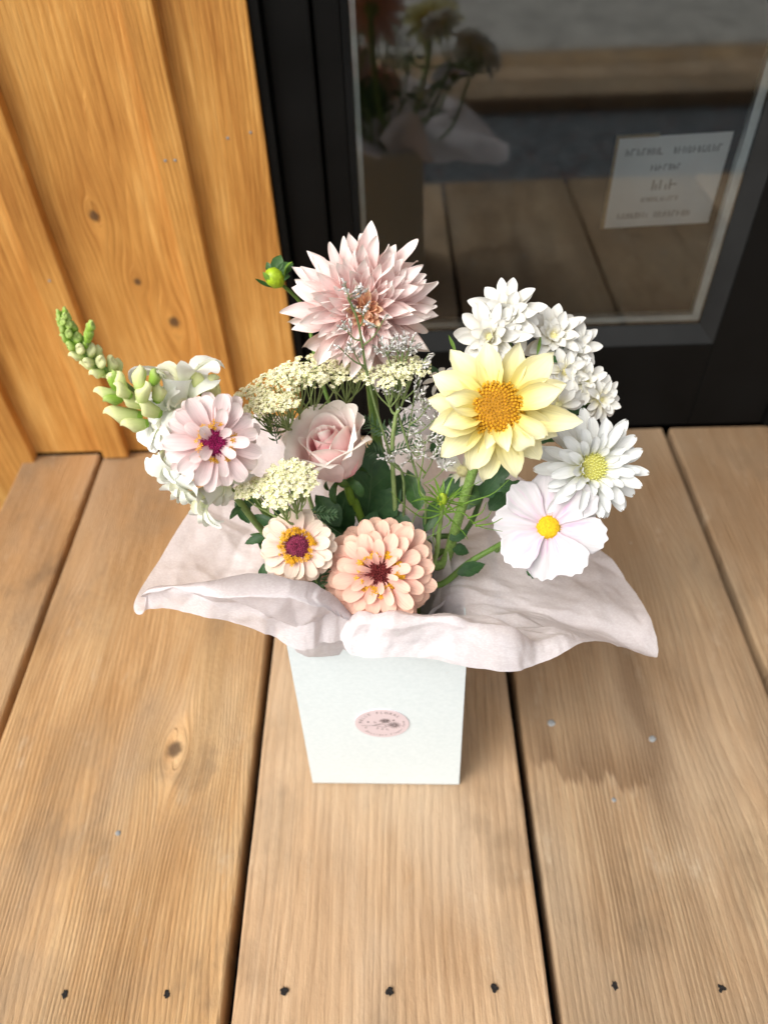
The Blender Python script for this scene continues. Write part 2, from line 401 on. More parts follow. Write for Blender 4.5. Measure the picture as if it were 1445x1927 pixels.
# board and batten wall left of the door (and beyond the door's other jamb)
def wall(name, label, boards, battens):
    w = thing(name, label, 'wall', (boards[0][0], .9, 0))
    for (x0, x1, zb) in boards:
        o = bm_obj('board', bevel_box(x0, x1, .888, .912, zb, 2.4, .002), W_WALL, w)
    for (x0, x1, zb) in battens:
        o = bm_obj('batten', bevel_box(x0, x1, .870, .8878, zb, 2.4, .0025), W_WALL, w)
    return w
wl = wall('shop_wall', 'orange stained cedar board and batten wall left of the black door',
     [(-.2395, -.1375, .002), (-.4250, -.2415, .002), (-.585, -.427, .002), (-.78, -.587, -.3), (-.975, -.782, -.3), (-1.3, -.977, -.3)],
     [(-.2575, -.2250, .0035), (-.4455, -.4075, .0035), (-.592, -.5535, -.3), (-.78, -.745, -.3), (-.97, -.935, -.3)])
for (x, z) in ((-.2475, .44), (-.2365, .44), (-.425, .30), (-.178, .455), (-.152, .46)):
    y = .8697 if x < -.22 else .8877
    b = MB(); b.lathe([(.0017, 0), (.0015, .0004), (.0001, .0006)], 8, Matrix.Translation((x, y, z)) @ Matrix.Rotation(PI / 2, 4, 'X')); b.obj('nail', M_STEEL, wl)
wall('shop_wall', 'orange stained cedar board and batten wall on the right of the black door',
     [(.72, .90, .002), (.902, 1.09, .002), (1.092, 1.3, .002)], [(.885, .92, .0035), (1.075, 1.11, .0035)])

# door
door = thing('shop_door', 'black painted door with one large dark glass pane behind the bouquet', 'door', (.2, .92, 0))
def part(name, box, m_, parent=door, b=.0015): return bm_obj(name, bevel_box(*box, b), m_, parent)
part('jamb', (-.1365, -.1265, .893, .97, .001, 2.2), M_BLACK)
part('jamb', (-.1255, -.0775, .905, .97, .001, 2.2), M_BLACK, b=.003)
part('jamb', (.56, .60, .905, .97, .001, 2.2), M_BLACK, b=.003); part('jamb', (.601, .719, .893, .97, .001, 2.2), M_BLACK)
part('stile', (-.0750, -.0470, .9115, .955, .004, 2.1), M_BLACK, b=.002)
part('stile', (.4450, .5575, .9115, .955, .004, 2.1), M_BLACK, b=.002)
part('bottom_rail', (-.0468, .4448, .9120, .955, .004, .1500), M_BLACK, b=.002)
part('top_rail', (-.0468, .4448, .9120, .955, 1.98, 2.1), M_BLACK, b=.002)
GX0, GX1, GZ0, GZ1 = -.0385, .4235, .1755, 1.96
def bead(pts_out, pts_in):                                             # sloping glazing bead, mitred
    b = MB(); (a, c), (d, e) = pts_out, pts_in
    v = [(a[0], .9125, a[1]), (c[0], .9125, c[1]), (d[0], .926, d[1]), (e[0], .926, e[1])]
    v += [(q[0], .953, q[2]) for q in v]
    b.add(v, [[0, 1, 3, 2], [4, 6, 7, 5], [0, 4, 5, 1], [2, 3, 7, 6], [0, 2, 6, 4], [1, 5, 7, 3]])
    return b.obj('glazing_bead', M_BLACK2, door, smooth=False)
O = (-.0466, .4446, .1502, 1.9798)
bead([(O[0], O[2]), (O[1], O[2])], [(GX0, GZ0 - .002), (GX1, GZ0 - .002)])
bead([(O[0], O[3]), (O[1], O[3])], [(GX0, GZ1), (GX1, GZ1)])
bead([(O[0], O[2]), (O[0], O[3])], [(GX0, GZ0 - .002), (GX0, GZ1)])
bead([(O[1], O[2]), (O[1], O[3])], [(GX1, GZ0 - .002), (GX1, GZ1)])
M_SPACER = simple('aluminium_spacer', (.85, .92, .92), .4, .1, 40, .5)
part('spacer', (GX0, GX0 + .0068, .9325, .944, GZ0, GZ1), M_SPACER, b=.0005); part('spacer', (GX1 - .0105, GX1, .9325, .944, GZ0, GZ1), M_SPACER, b=.0005)
part('spacer', (GX0 + .0057, GX1 - .0107, .9325, .944, GZ0, GZ0 + .0085), M_SPACER, b=.0005)
gl = NT('window_glass'); fr = gl.n('Fresnel', {'IOR': 2.3}); tr = gl.n('BsdfTransparent', {'Color': (.97, .985, .98)}); gs = gl.n('BsdfGlossy', {'Color': (.88, .96, 1.0), 'Roughness': .045})
mx = gl.n('MixShader', {0: fr.outputs[0], 1: tr.outputs[0], 2: gs.outputs[0]}); gl.t.links.new(mx.outputs[0], gl.out.inputs[0])
b = MB(); b.add([(GX0 - .004, .9275, GZ0 - .004), (GX1 + .004, .9275, GZ0 - .004), (GX1 + .004, .9275, GZ1), (GX0 - .004, .9275, GZ1)], [[0, 1, 2, 3]]); b.obj('glass_pane', gl.m, door, smooth=False)
# room behind the glass
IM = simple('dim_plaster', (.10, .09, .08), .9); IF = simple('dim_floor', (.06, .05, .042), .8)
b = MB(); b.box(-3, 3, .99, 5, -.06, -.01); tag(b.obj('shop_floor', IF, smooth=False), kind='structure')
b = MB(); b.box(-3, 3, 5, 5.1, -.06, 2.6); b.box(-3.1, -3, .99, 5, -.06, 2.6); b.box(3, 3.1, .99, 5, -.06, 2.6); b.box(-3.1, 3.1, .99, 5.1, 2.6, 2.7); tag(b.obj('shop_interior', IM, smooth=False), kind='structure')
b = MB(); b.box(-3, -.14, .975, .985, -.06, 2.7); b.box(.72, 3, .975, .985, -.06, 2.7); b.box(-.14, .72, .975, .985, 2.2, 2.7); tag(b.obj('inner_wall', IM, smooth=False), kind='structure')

# notice behind the glass
M_PAPERSIGN = simple('notice_paper', (.92, .95, .95), .7, .04, 20); M_INK = simple('grey_ink', (.34, .35, .35), .8); M_BRASS = simple('brass_edge', (.42, .30, .14), .35, .2, 200, .6)
sg = thing('notice', 'small white printed notice in thin brass frame behind the door glass', 'sign', (.341, .956, .30))
SM = Matrix.Translation((.3415, .956, .36)) @ Matrix.Rotation(R(-1.5), 4, 'Y') @ Matrix.Rotation(R(4), 4, 'X')
def sgbox(name, x0, x1, z0, z1, y0, y1, m_):
    b = MB(); b.box(x0, x1, y0, y1, z0, z1)
    return link(name, b.mesh(name, m_, False), sg, SM)
sgbox('sheet', -.067, .067, -.058, .058, 0, .0012, M_PAPERSIGN)
sgbox('frame_edge', -.0705, -.0672, -.058, .0615, -.0015, .003, M_BRASS); sgbox('frame_edge', -.0670, -.02, .0582, .0615, -.0015, .003, M_BRASS)
ink = MB(); rnd.seed(11)
def line(xa, xb, z, h, gapw=()):
    x = xa
    while x < xb:
        w = h * rnd.uniform(.35, .7)
        if not any(a < x < c for a, c in gapw):
            k = rnd.random()
            ink.box(x, x + h * .16, -.0006, -.0001, z, z + h)
            zz = z + h * rnd.choice([0, .42, .84])
            if k < .6: ink.box(x + h * .17, x + w, -.0006, -.0001, zz, zz + h * .15)
            if k > .3: ink.box(x + w - h * .14, x + w, -.0006, -.0001, z, z + h * rnd.uniform(.5, 1))
        x += w + h * .22
line(-.056, .056, .036, .0085, ((-.012, -.004),)); line(-.022, .014, .016, .0075); line(-.016, .008, -.009, .013); line(-.026, .018, -.024, .006); line(-.052, .04, -.046, .008, ((-.014, -.008),))
link('lettering', ink.mesh('lettering', M_INK, False), sg, SM)
# ================================================================== BOX
def V(*a): return Vector(a)
bxc = V(-.0183, .4285, 0); BR = R(-1.76)
BM = Matrix.Translation(bxc) @ Matrix.Rotation(BR, 4, 'Z')
M_CARD = NT('white_card'); tc = M_CARD.n('TexCoord').outputs['Object']; nz = M_CARD.noise(tc, 240, 4); sp = M_CARD.mr(M_CARD.noise(tc, 90, 2), .70, .78, 0, .12, True)
M_CARD.set(Base_Color=M_CARD.mix(sp, M_CARD.mix(M_CARD.mr(nz, .3, .7), (.69, .775, .795), (.75, .83, .85)), (.6, .55, .5)), Roughness=.55); M_CARD.bump(nz, .08, .0005); M_CARD = M_CARD.m
bx = thing('gift_box', 'tall white card flower box with round pink sticker standing on the deck', 'box', bxc)
hw, th, hb, ht = .0765, .0012, .0765, .0735
def panel(k):
    M = BM @ Matrix.Rotation(k * PI / 2, 4, 'Z'); b = MB(); n = 8; Z = .2505
    for (d, flip) in ((0, 0), (th, 1)):
        P = []
        for i in range(n + 1):
            t = i / n; w = lerp(hb, ht, t) - .0004 - d * .2
            P.append([M @ V(s * w, -(lerp(hb, ht, t) - d) - .0012 * math.sin(PI * t) * (1 - s * s), .001 + t * Z) for s in ((-1, -.5, 0, .5, 1) if not flip else (1, .5, 0, -.5, -1))])
        b.grid(P)
        if d == 0: A = P
    b.add([A[-1][0], A[-1][4], P[-1][0], P[-1][4]], [[0, 1, 2, 3]])
    b.add([A[0][0], A[0][4], P[0][0], P[0][4]], [[3, 2, 1, 0]])
    for e in (0, 4):
        for i in range(n): b.add([A[i][e], A[i + 1][e], P[i + 1][4 - e], P[i][4 - e]], [[0, 1, 2, 3]])
    return b.obj('panel', M_CARD, bx, smooth=False)
panels = [panel(k) for k in range(4)]
b = MB(); b.box(-.0745, .0745, -.0745, .0745, .0008, .003); link('base', b.mesh('base', M_CARD, False), bx, BM)
# round sticker with its print
M_STK = simple('pink_sticker', (.72, .60, .62), .5, .03, 80); M_PRINT = simple('grey_print', (.20, .16, .16), .7)
zc = .128; yfr = -(lerp(hb, ht, zc / .2505) + .0017); tilt = math.atan((hb - ht) / .2505)
SK = BM @ Matrix.Translation((.0005, yfr, zc)) @ Matrix.Rotation(PI / 2 - tilt, 4, 'X')   # local x right, y up, z out
b = MB(); n = 48; rs = .0250
b.grid([[V(r * math.cos(2 * PI * k / n), r * math.sin(2 * PI * k / n), z) for k in range(n)] for r, z in ((rs, -.0006), (rs, .0002), (.0001, .0002))], wrap=True)
stk = link('sticker', b.mesh('sticker', M_STK, False), bx, SK)
stk['label'] = 'round pink printed sticker'
pr = MB()
def glyph(ch, size, M, shear=0):
    c = bpy.data.curves.new('g', 'FONT'); c.body = ch; c.size = size; c.align_x = 'CENTER'; c.shear = shear; c.resolution_u = 2
    o = bpy.data.objects.new('g', c); col.objects.link(o)
    bpy.context.view_layer.update()
    me = o.evaluated_get(bpy.context.evaluated_depsgraph_get()).to_mesh()
    pr.add([M @ v.co for v in me.vertices], [list(p.vertices) for p in me.polygons])
    o.evaluated_get(bpy.context.evaluated_depsgraph_get()).to_mesh_clear()
    bpy.data.objects.remove(o); bpy.data.curves.remove(c)
def arc_text(s, rad, a0, a1, size, inward, shear=0):
    for i, ch in enumerate(s):
        if ch == ' ': continue
        a = R(lerp(a0, a1, i / (len(s) - 1)))
        rot = a - PI / 2 if not inward else a + PI / 2
        glyph(ch, size, Matrix.Translation((rad * math.cos(a), rad * math.sin(a), .0005)) @ Matrix.Rotation(rot, 4, 'Z'), shear)
arc_text('BELLE FLORAL', .0186, 172, 42, .0047, False)
arc_text('Boutique Flower Farm', .0212, 222, 372, .0037, True, .3)
def stroke(pts, w=.00022):
    q = spline([V(x, y, .0005) for x, y in pts], max(6, len(pts) * 4)); L_ = []; 
    for i, p in enumerate(q):
        t = (q[min(i + 1, len(q) - 1)] - q[max(i - 1, 0)]).normalized(); nn = V(-t.y, t.x, 0) * w; L_.append([p + nn, p - nn])
    pr.grid(L_)
stroke([(-.0195, -.0030), (-.0095, -.0028), (-.004, -.0005), (.0035, .0035)]); stroke([(-.0095, -.0028), (0, -.0008), (.007, -.0015)]); stroke([(-.0085, -.0028), (-.003, -.0045), (.004, -.0062)])
for x, y, a in ((-.006, .0015, 1.9), (-.002, .004, 1.2), (-.004, -.006, -1.9), (0, -.0075, -1.6), (.0035, -.0085, -1.0), (-.0145, -.005, -2.0), (.002, -.003, -.6)):
    c_, s_ = math.cos(a), math.sin(a); L2 = .0034
    stroke([(x, y), (x + c_ * L2 * .5 - s_ * .0008, y + s_ * L2 * .5 + c_ * .0008), (x + c_ * L2, y + s_ * L2), (x + c_ * L2 * .5 + s_ * .0008, y + s_ * L2 * .5 - c_ * .0008), (x, y)], .00017)
for cx, cy, sx, sy in ((.0032, .0058, .0042, .0036), (.0112, -.0020, .0056, .0052)):
    for ring, m_ in ((1.0, 13), (.7, 10), (.42, 7)):
        for k in range(m_):
            a = 2 * PI * k / m_ + ring; d = 2 * PI / m_ * .48
            stroke([(cx + sx * .3 * ring * math.cos(a - d), cy + sy * .3 * ring * math.sin(a - d)), (cx + sx * ring * math.cos(a - d * .7), cy + sy * ring * math.sin(a - d * .7)), (cx + sx * ring * 1.08 * math.cos(a), cy + sy * ring * 1.08 * math.sin(a)), (cx + sx * ring * math.cos(a + d * .7), cy + sy * ring * math.sin(a + d * .7)), (cx + sx * .3 * ring * math.cos(a + d), cy + sy * .3 * ring * math.sin(a + d))], .00011)
for cx, cy in ((-.0128, .0035), (.0108, .0068)):
    for k in range(4):
        a = k * PI / 4 + .3; stroke([(cx - .0011 * math.cos(a), cy - .0011 * math.sin(a)), (cx + .0011 * math.cos(a), cy + .0011 * math.sin(a))], .0003)
link('lettering', pr.mesh('lettering', M_PRINT, False), stk, SK)

# ================================================================== TISSUE PAPER
tm = NT('tissue_paper'); tc = tm.n('TexCoord').outputs['Object']
fibre = tm.noise(tc, 900, 4, .7); cloud = tm.noise(tc, 45, 5, .6)
fx = tm.n('TexNoise', {'Vector': tm.n('Mapping', {'Vector': tc, 'Scale': (1, 1.7, 2.2), 'Rotation': (.4, .2, .8)}).outputs[0], 'Scale': 420.0, 'Detail': 3.0}).outputs[0]
tcol = tm.mix(tm.mr(fx, .42, .68, 0, .8), (.84, .785, .805), (.96, .93, .945))
tcol = tm.mix(tm.mr(cloud, .4, .7, 0, .35), tcol, (.92, .86, .88))
tm.set(Base_Color=tcol, Roughness=.6); tm.b.inputs['Specular IOR Level'].default_value = .3
nb = tm.bump(tm.math('ADD', fibre, tm.math('MULTIPLY', fx, .6)), .18, .0005)
tr = tm.n('BsdfTranslucent', {'Color': tcol, 'Normal': nb}); tp = tm.n('BsdfTransparent', {'Color': (1, .97, .97)})
m1 = tm.n('MixShader', {0: .28, 1: tm.b.outputs[0], 2: tr.outputs[0]}); m2 = tm.n('MixShader', {0: .17, 1: m1.outputs[0], 2: tp.outputs[0]})
tm.t.links.new(m2.outputs[0], tm.out.inputs[0]); M_TISSUE = tm.m

def facet(x, y, seed):
    """piecewise flat relief: random heights on a warped lattice, joined by flat triangles"""
    x += .3 * noise.noise(V(x * .6, y * .6, seed)); y += .3 * noise.noise(V(x * .6, y * .6, seed + 9))
    i, j = math.floor(x), math.floor(y); a, b_ = x - i, y - j
    hh = lambda p, q: noise.cell(V(p + .5, q + .5, seed + .5)) * 2 - 1
    if (i + j) % 2:
        if a + b_ < 1: return hh(i, j) * (1 - a - b_) + hh(i + 1, j) * a + hh(i, j + 1) * b_
        return hh(i + 1, j + 1) * (a + b_ - 1) + hh(i + 1, j) * (1 - b_) + hh(i, j + 1) * (1 - a)
    if a > b_: return hh(i, j) * (1 - a) + hh(i + 1, j) * (a - b_) + hh(i + 1, j + 1) * b_
    return hh(i, j) * (1 - b_) + hh(i, j + 1) * (b_ - a) + hh(i + 1, j + 1) * a
def sheet(name, label, stations, seed, nu=300, nv=90, amp=.0050):
    """stations: rows of control points from inside the box out to the hem; crest to hem is a flat fold"""
    nr = len(stations[0]); rows = [spline([st_[r] for st_ in stations], nu) for r in range(nr)]
    P = []
    k1 = int(nv * .68)
    for i in range(nu + 1):
        c = [rows[r][i] for r in range(nr)]
        a = spline(c[:5], k1); h = [c[4].lerp(c[6], t / (nv - k1)) for t in range(1, nv - k1 + 1)]
        P.append(a + h)
    Q = []; uv = []
    for i in range(nu + 1):
        row = []; s_ = 0.
        for j in range(nv + 1):
            du = P[min(i + 1, nu)][j] - P[max(i - 1, 0)][j]; dv = P[i][min(j + 1, nv)] - P[i][max(j - 1, 0)]
            nn = du.cross(dv); nn = nn.normalized() if nn.length > 1e-12 else V(0, 0, 1)
            u, v_ = i / nu, j / nv; p = P[i][j]
            if j: s_ += (p - P[i][j - 1]).length
            h = facet(u * 12, s_ * 15, seed) + .38 * facet(u * 27 + 3, s_ * 36, seed + 31) + .05 * facet(u * 120, s_ * 160, seed + 57)
            row.append(p + nn * h * amp * (.25 + .75 * smooth01((v_ - .1) / .3))); uv.append((u, v_))
        Q.append(row)
    b = MB(); b.grid(Q, uv)
    o = b.obj(name, M_TISSUE); tag(o, label, 'tissue paper', 'sheets of tissue paper lining the box')
    return o
def lerpV(a, b, t): return Vector(a).lerp(Vector(b), t)
def stn(mouth, hem, crest=None, k=.62, lift=.0):
    m = V(*mouth); inn = V(lerp(m.x, -.018, .45), lerp(m.y, .4285, .45), .17)
    h = V(*hem)
    c = V(*crest) if crest is not None else lerpV(m, h, k) + V(0, 0, lift)
    mid = lerpV(m, c, .55) + V(0, 0, .004)
    return [inn, lerpV(inn, m, .6), m, mid, c, lerpV(c, h, .5), h]
MZ = .2530
L_ST = [
 stn((-.020, .362, MZ), V(-0.0424, 0.3340, 0.2824), V(-0.0330, 0.3400, 0.3061)),
 stn((-.045, .360, MZ), V(-0.0583, 0.3290, 0.2841), V(-0.0481, 0.3380, 0.3353)),
 stn((-.068, .361, MZ), V(-0.0800, 0.3250, 0.2823), V(-0.0666, 0.3360, 0.3521)),
 stn((-.080, .366, MZ), V(-0.1064, 0.3260, 0.2961), V(-0.1013, 0.3380, 0.3592)),
 stn((-.085, .375, MZ), V(-0.1458, 0.3350, 0.3113), V(-0.1402, 0.3450, 0.3471)),
 stn((-.086, .390, MZ), V(-0.1803, 0.3500, 0.3033), V(-0.1733, 0.3580, 0.3307)),
 stn((-.087, .400, MZ), V(-0.2127, 0.3650, 0.2911), V(-0.2011, 0.3720, 0.3074)),
 stn((-.087, .415, MZ), V(-0.2127, 0.3900, 0.2876), None, .6, -.004),
 stn((-.087, .430, MZ), V(-0.2025, 0.4300, 0.2845), None, .55, -.008),
 stn((-.086, .450, MZ), V(-0.1870, 0.4700, 0.2893), None, .55, -.008),
 stn((-.085, .470, MZ), V(-0.1700, 0.4900, 0.2953), None, .5, -.004),
 stn((-.082, .486, MZ), V(-0.1498, 0.5300, 0.3098), None, .5, .0),
 stn((-.074, .494, MZ), V(-0.1260, 0.5550, 0.3398), None, .5, .004),
 stn((-.060, .496, MZ), V(-0.1057, 0.5600, 0.3307), None, .5, .004),
 stn((-.042, .497, MZ), V(-0.0796, 0.5550, 0.3181), None, .5, .002),
 stn((-.022, .497, MZ), V(-0.0467, 0.5500, 0.2883), None, .5, .0),
 stn((-.008, .497, MZ), V(-0.0143, 0.5450, 0.2697), None, .5, .0)]
R_ST = [
 stn((-.030, .359, MZ), V(-0.0457, 0.3300, 0.3017), V(-0.0406, 0.3360, 0.3093)),
 stn((-.018, .358, MZ), V(-0.0350, 0.3220, 0.2923), V(-0.0253, 0.3340, 0.3155)),
 stn((.002, .357, MZ), V(-0.0085, 0.3180, 0.2931), V(-0.0001, 0.3300, 0.3161)),
 stn((.022, .357, MZ), V(0.0307, 0.3160, 0.2883), V(0.0335, 0.3300, 0.3187)),
 stn((.038, .358, MZ), V(0.0744, 0.3140, 0.2796), V(0.0680, 0.3250, 0.3019)),
 stn((.045, .362, MZ), V(0.1058, 0.3220, 0.2747), V(0.1020, 0.3300, 0.2828)),
 stn((.048, .372, MZ), V(0.1356, 0.3380, 0.2689), V(0.1292, 0.3440, 0.2719)),
 stn((.049, .388, MZ), V(0.1710, 0.3520, 0.2483), None, .62, .004),
 stn((.050, .398, MZ), V(0.2149, 0.3650, 0.2006), None, .62, .010),
 stn((.050, .412, MZ), V(0.2134, 0.4000, 0.2079), None, .6, .006),
 stn((.050, .432, MZ), V(0.2098, 0.4400, 0.2049), None, .6, .003),
 stn((.050, .455, MZ), V(0.1874, 0.4800, 0.2097), None, .6, .0),
 stn((.049, .475, MZ), V(0.1464, 0.5200, 0.2208), None, .6, .0),
 stn((.047, .490, MZ), V(0.1086, 0.5500, 0.2463), None, .6, .0),
 stn((.036, .496, MZ), V(0.0735, 0.5550, 0.2515), None, .6, .0),
 stn((.024, .497, MZ), V(0.0525, 0.5650, 0.3051), None, .6, .0),
 stn((.010, .497, MZ), V(0.0298, 0.5700, 0.3324), None, .6, .003),
 stn((-.004, .497, MZ), V(-0.0157, 0.5600, 0.3019), None, .6, .0)]
sheet('tissue_sheet', 'pale pink tissue sheet flaring left over the box rim under the snapdragon', L_ST, 4)
sheet('tissue_sheet', 'grey pink tissue sheet fanning out right under the cosmos with drooping tip', R_ST, 9)
# crumpled piece pushed down between the stems
K_ST = [stn((-.018 + .052 * math.cos(a), .4285 + .052 * math.sin(a), .215), (-.018 + .066 * math.cos(a) , .4285 + .062 * math.sin(a), .262 + .020 * math.sin(3 * a + 1) + .012 * math.sin(7 * a)), None, .6, 0) for a in [2 * PI * k / 14 for k in range(15)]]
sheet('tissue_sheet', 'crumpled pink tissue tucked down among the stems in the box', K_ST, 21, 140, 34, .006)
# ================================================================== FLOWERS
CR, CU, CB = [Vector(cam.matrix_world.col[i][:3]) for i in range(3)]
CP = cam.matrix_world.translation.copy()
def facing(p, rx=0., uy=0.): return ((CP - p).normalized() + CR * rx + CU * uy).normalized()
def head_mat(p, n, spin=0):
    x = (CR - n * CR.dot(n)).normalized(); y = n.cross(x)
    M = Matrix((x, y, n)).transposed().to_4x4(); M.translation = p
    return M @ Matrix.Rotation(spin, 4, 'Z')

def petal_mesh(name, mat, L, Wd, width, arc=(.6, .6), bend=(0, 0, 0), tip=None, nu=9, nv=6, ruffle=0., rfreq=2., seed=0, twist=0., ridge=0., wave=0., tuck=1.):
    """blade along +X, width along Y, inner face +Z. width: [(t, half-width factor)], arc: cross curl base->tip (rad), bend: curve angles"""
    r = random.Random(seed); ph = r.uniform(0, 6); P = []; uv = []
    x = z = 0.; cl = []; tt = lambda i: 1 - (1 - min(i, nu) / nu) ** 1.45
    for i in range(nu + 1):
        t = tt(i); a = bend[0] + bend[1] * t + bend[2] * t * t; cl.append((x, z, a)); dt = L * (tt(i + 1) - t); x += dt * math.cos(a); z += dt * math.sin(a)
    for i in range(nu + 1):
        t = tt(i); x0, z0, a = cl[i]; w = interp(width, t) * Wd * .5 * (1 + .10 * noise.noise(V(t * 5, seed * 1.7, 0))); A = max(.05, lerp(arc[0], arc[1], t)); row = []
        tw = twist * t
        for j in range(nv + 1):
            s = -1 + 2 * j / nv; f_ = s * A
            yy = w * math.sin(f_) / A if A < PI else w * math.sin(f_) / A
            up = w * (1 - math.cos(f_)) / A
            up += ruffle * math.sin(rfreq * t * 6 + ph + (2.1 if s > 0 else 0)) * s * s * t
            up += ridge * math.cos(s * PI * 2.5) * w * (1 - .5 * t)
            up += wave * math.sin(ph + t * 4 + s * 1.3) * t
            xx = (tip(s) if tip else 0) * L * t ** 3
            y2 = yy * math.cos(tw) - up * math.sin(tw); u2 = yy * math.sin(tw) + up * math.cos(tw)
            row.append(V(x0 + xx * math.cos(a) - u2 * math.sin(a), y2, z0 + xx * math.sin(a) + u2 * math.cos(a))); uv.append((j / nv, t))
        P.append(row)
    b = MB(); b.grid(P, uv); return b.mesh(name, mat)

def place(az, el, r=.003, h=0., roll=0.): return Matrix.Rotation(az, 4, 'Z') @ Matrix.Translation((r, 0, h)) @ Matrix.Rotation(-el, 4, 'Y') @ Matrix.Rotation(roll, 4, 'X')

POINTED = [(0, .30), (.2, .62), (.5, 1.), (.72, .86), (.88, .48), (1, .02)]
BLUNT = [(0, .34), (.25, .62), (.6, .96), (.8, 1.), (.92, .74), (1, .25)]
STRAP = [(0, .40), (.3, .8), (.6, 1.), (.82, .92), (.94, .6), (1, .16)]
FAN = [(0, .16), (.2, .42), (.5, .82), (.75, 1.), (.92, .88), (1, .62)]
OVATE = [(0, .1), (.12, .55), (.35, 1.), (.6, .86), (.82, .46), (1, .02)]
LANCE = [(0, .2), (.3, .9), (.5, 1), (.8, .55), (1, .02)]

M_STEM = simple('stem_green', (.13, .235, .045), .5, .25, 90, .35, .15); M_STEM_L = simple('stem_light', (.20, .29, .085), .55, .2, 120, .3); M_STEM_D = simple('stem_dark', (.065, .13, .028), .5, .25, 110, .3)
M_LEAF_D = leaf_mat('rose_leaf', (.028, .082, .028), (.050, .125, .040), (.10, .17, .075)); M_LEAF = leaf_mat('mid_leaf', (.03, .085, .022), (.055, .13, .03), (.10, .17, .06)); M_LEAF_L = leaf_mat('bright_leaf', (.13, .26, .03), (.2, .36, .05), (.26, .40, .1), .25)

def stem_part(parent, pts, r0, r1, mat=None, name='stem', n=8, seg=24):
    b = MB(); b.tube(spline(pts, seg), lambda t: lerp(r0, r1, t), n); return b.obj(name, mat or M_STEM, parent)
def leaf(parent, base, direction, up, L, Wd, mat=None, serr=0., arc=.5, bend=(.2, -.6, 0), width=OVATE, name='leaf', seed=0, nu=16, lobes=None, nv=6):
    d = Vector(direction).normalized(); u = Vector(up); u = (u - d * u.dot(d)).normalized(); y = u.cross(d)
    M = Matrix((d, y, u)).transposed().to_4x4(); M.translation = base
    w2 = width
    if serr or lobes:
        w2 = []; N = 40
        for i in range(N + 1):
            t = i / N; k = 1.
            if serr: k *= 1 - serr * ((t * 17) % 1.)
            if lobes: k *= 1 - lobes * (.5 + .5 * math.cos(t * 2 * PI * 3.2))
            w2.append((t, interp(width, t) * k))
        nu = max(nu, 34)
    me = petal_mesh(name, mat or M_LEAF, L, Wd, w2, (arc, arc), bend, nu=nu, nv=nv, seed=seed, ridge=.0, wave=L * .03)
    return link(name, me, parent, M)

BASE = lambda i: V(-.018 + .035 * math.cos(i * 2.4), .4285 + .035 * math.sin(i * 2.4), .03)
MOUTH = lambda x, y, z=.255: V(x, y, z)

# ---------------------------------------------------------------- pink dinner-plate dahlia
MP_DAHLIA = petal_mat('dahlia_pink', [(0, (.95, .50, .34)), (.2, (.95, .58, .48)), (.45, (.95, .67, .63)), (.72, (.95, .77, .74)), (.9, (.95, .85, .81)), (1, (.95, .88, .82))], .12, .09, .36)
MP_DCORE = petal_mat('dahlia_core', [(0, (.95, .62, .40)), (.6, (.95, .64, .46)), (1, (.95, .76, .50))], .1, .12, .6)
p = V(-0.0213, 0.5000, 0.4710); n = facing(p, .02, -.05); M = head_mat(p, n)
T = thing('dahlia', 'large blush pink dahlia with many pointed petals, tallest in the bouquet', 'dahlia', BASE(0))
rnd.seed(21); N = 168
vari = {}
for i in range(N):
    f = (i + .5) / N; g = f ** .85
    L = lerp(.008, .0530, g ** .62) * rnd.uniform(.84, 1.08)
    az = i * 2.39996 + rnd.uniform(-.20, .20)
    el = R(lerp(84, -8, f ** .62) + rnd.uniform(-7, 7))
    if math.sin(az) < -.3 and f > .75: el -= R(rnd.uniform(6, 26))
    Wd = L * lerp(.50, .31, f) * rnd.uniform(.82, 1.2)
    arc = (lerp(1.9, 1.25, f), lerp(1.5, .75, f) + rnd.uniform(-.15, .3))
    key = i
    me = petal_mesh('petal', MP_DCORE if f < .13 else MP_DAHLIA, L, Wd, [(0, .38), (.25, .8), (.5, 1.), (.72, .86), (.88, .48), (.96, .2), (1, .02)], arc, (R(lerp(-30, 16, f)), R(lerp(55, -18, f)) + rnd.uniform(-.4, .35), R(rnd.uniform(-26, 22))), nu=12, nv=6, seed=i, twist=rnd.uniform(-.8, .8), ruffle=L * .03, ridge=.05)
    link('petal', me, T, M @ place(az, el, lerp(.0012, .010, f), lerp(.006, -.010, f), rnd.uniform(-.45, .45)))
stem_part(T, [p - n * .008, p - n * .03 + V(0, 0, -.012), V(-0.0192, 0.5150, 0.3723), V(-0.0150, 0.5000, 0.3255), V(.0, .455, .25), BASE(0)], .0042, .0046, M_STEM)
b = MB(); b.lathe([(.001, -.02), (.008, -.016), (.0125, -.008), (.012, 0)], 14, M); b.obj('calyx', M_STEM_L, T)
b = MB(); b.lathe([(.011, -.004), (.009, .002), (.005, .0045), (.0001, .005)], 14, M); b.obj('heart', MP_DCORE, T)

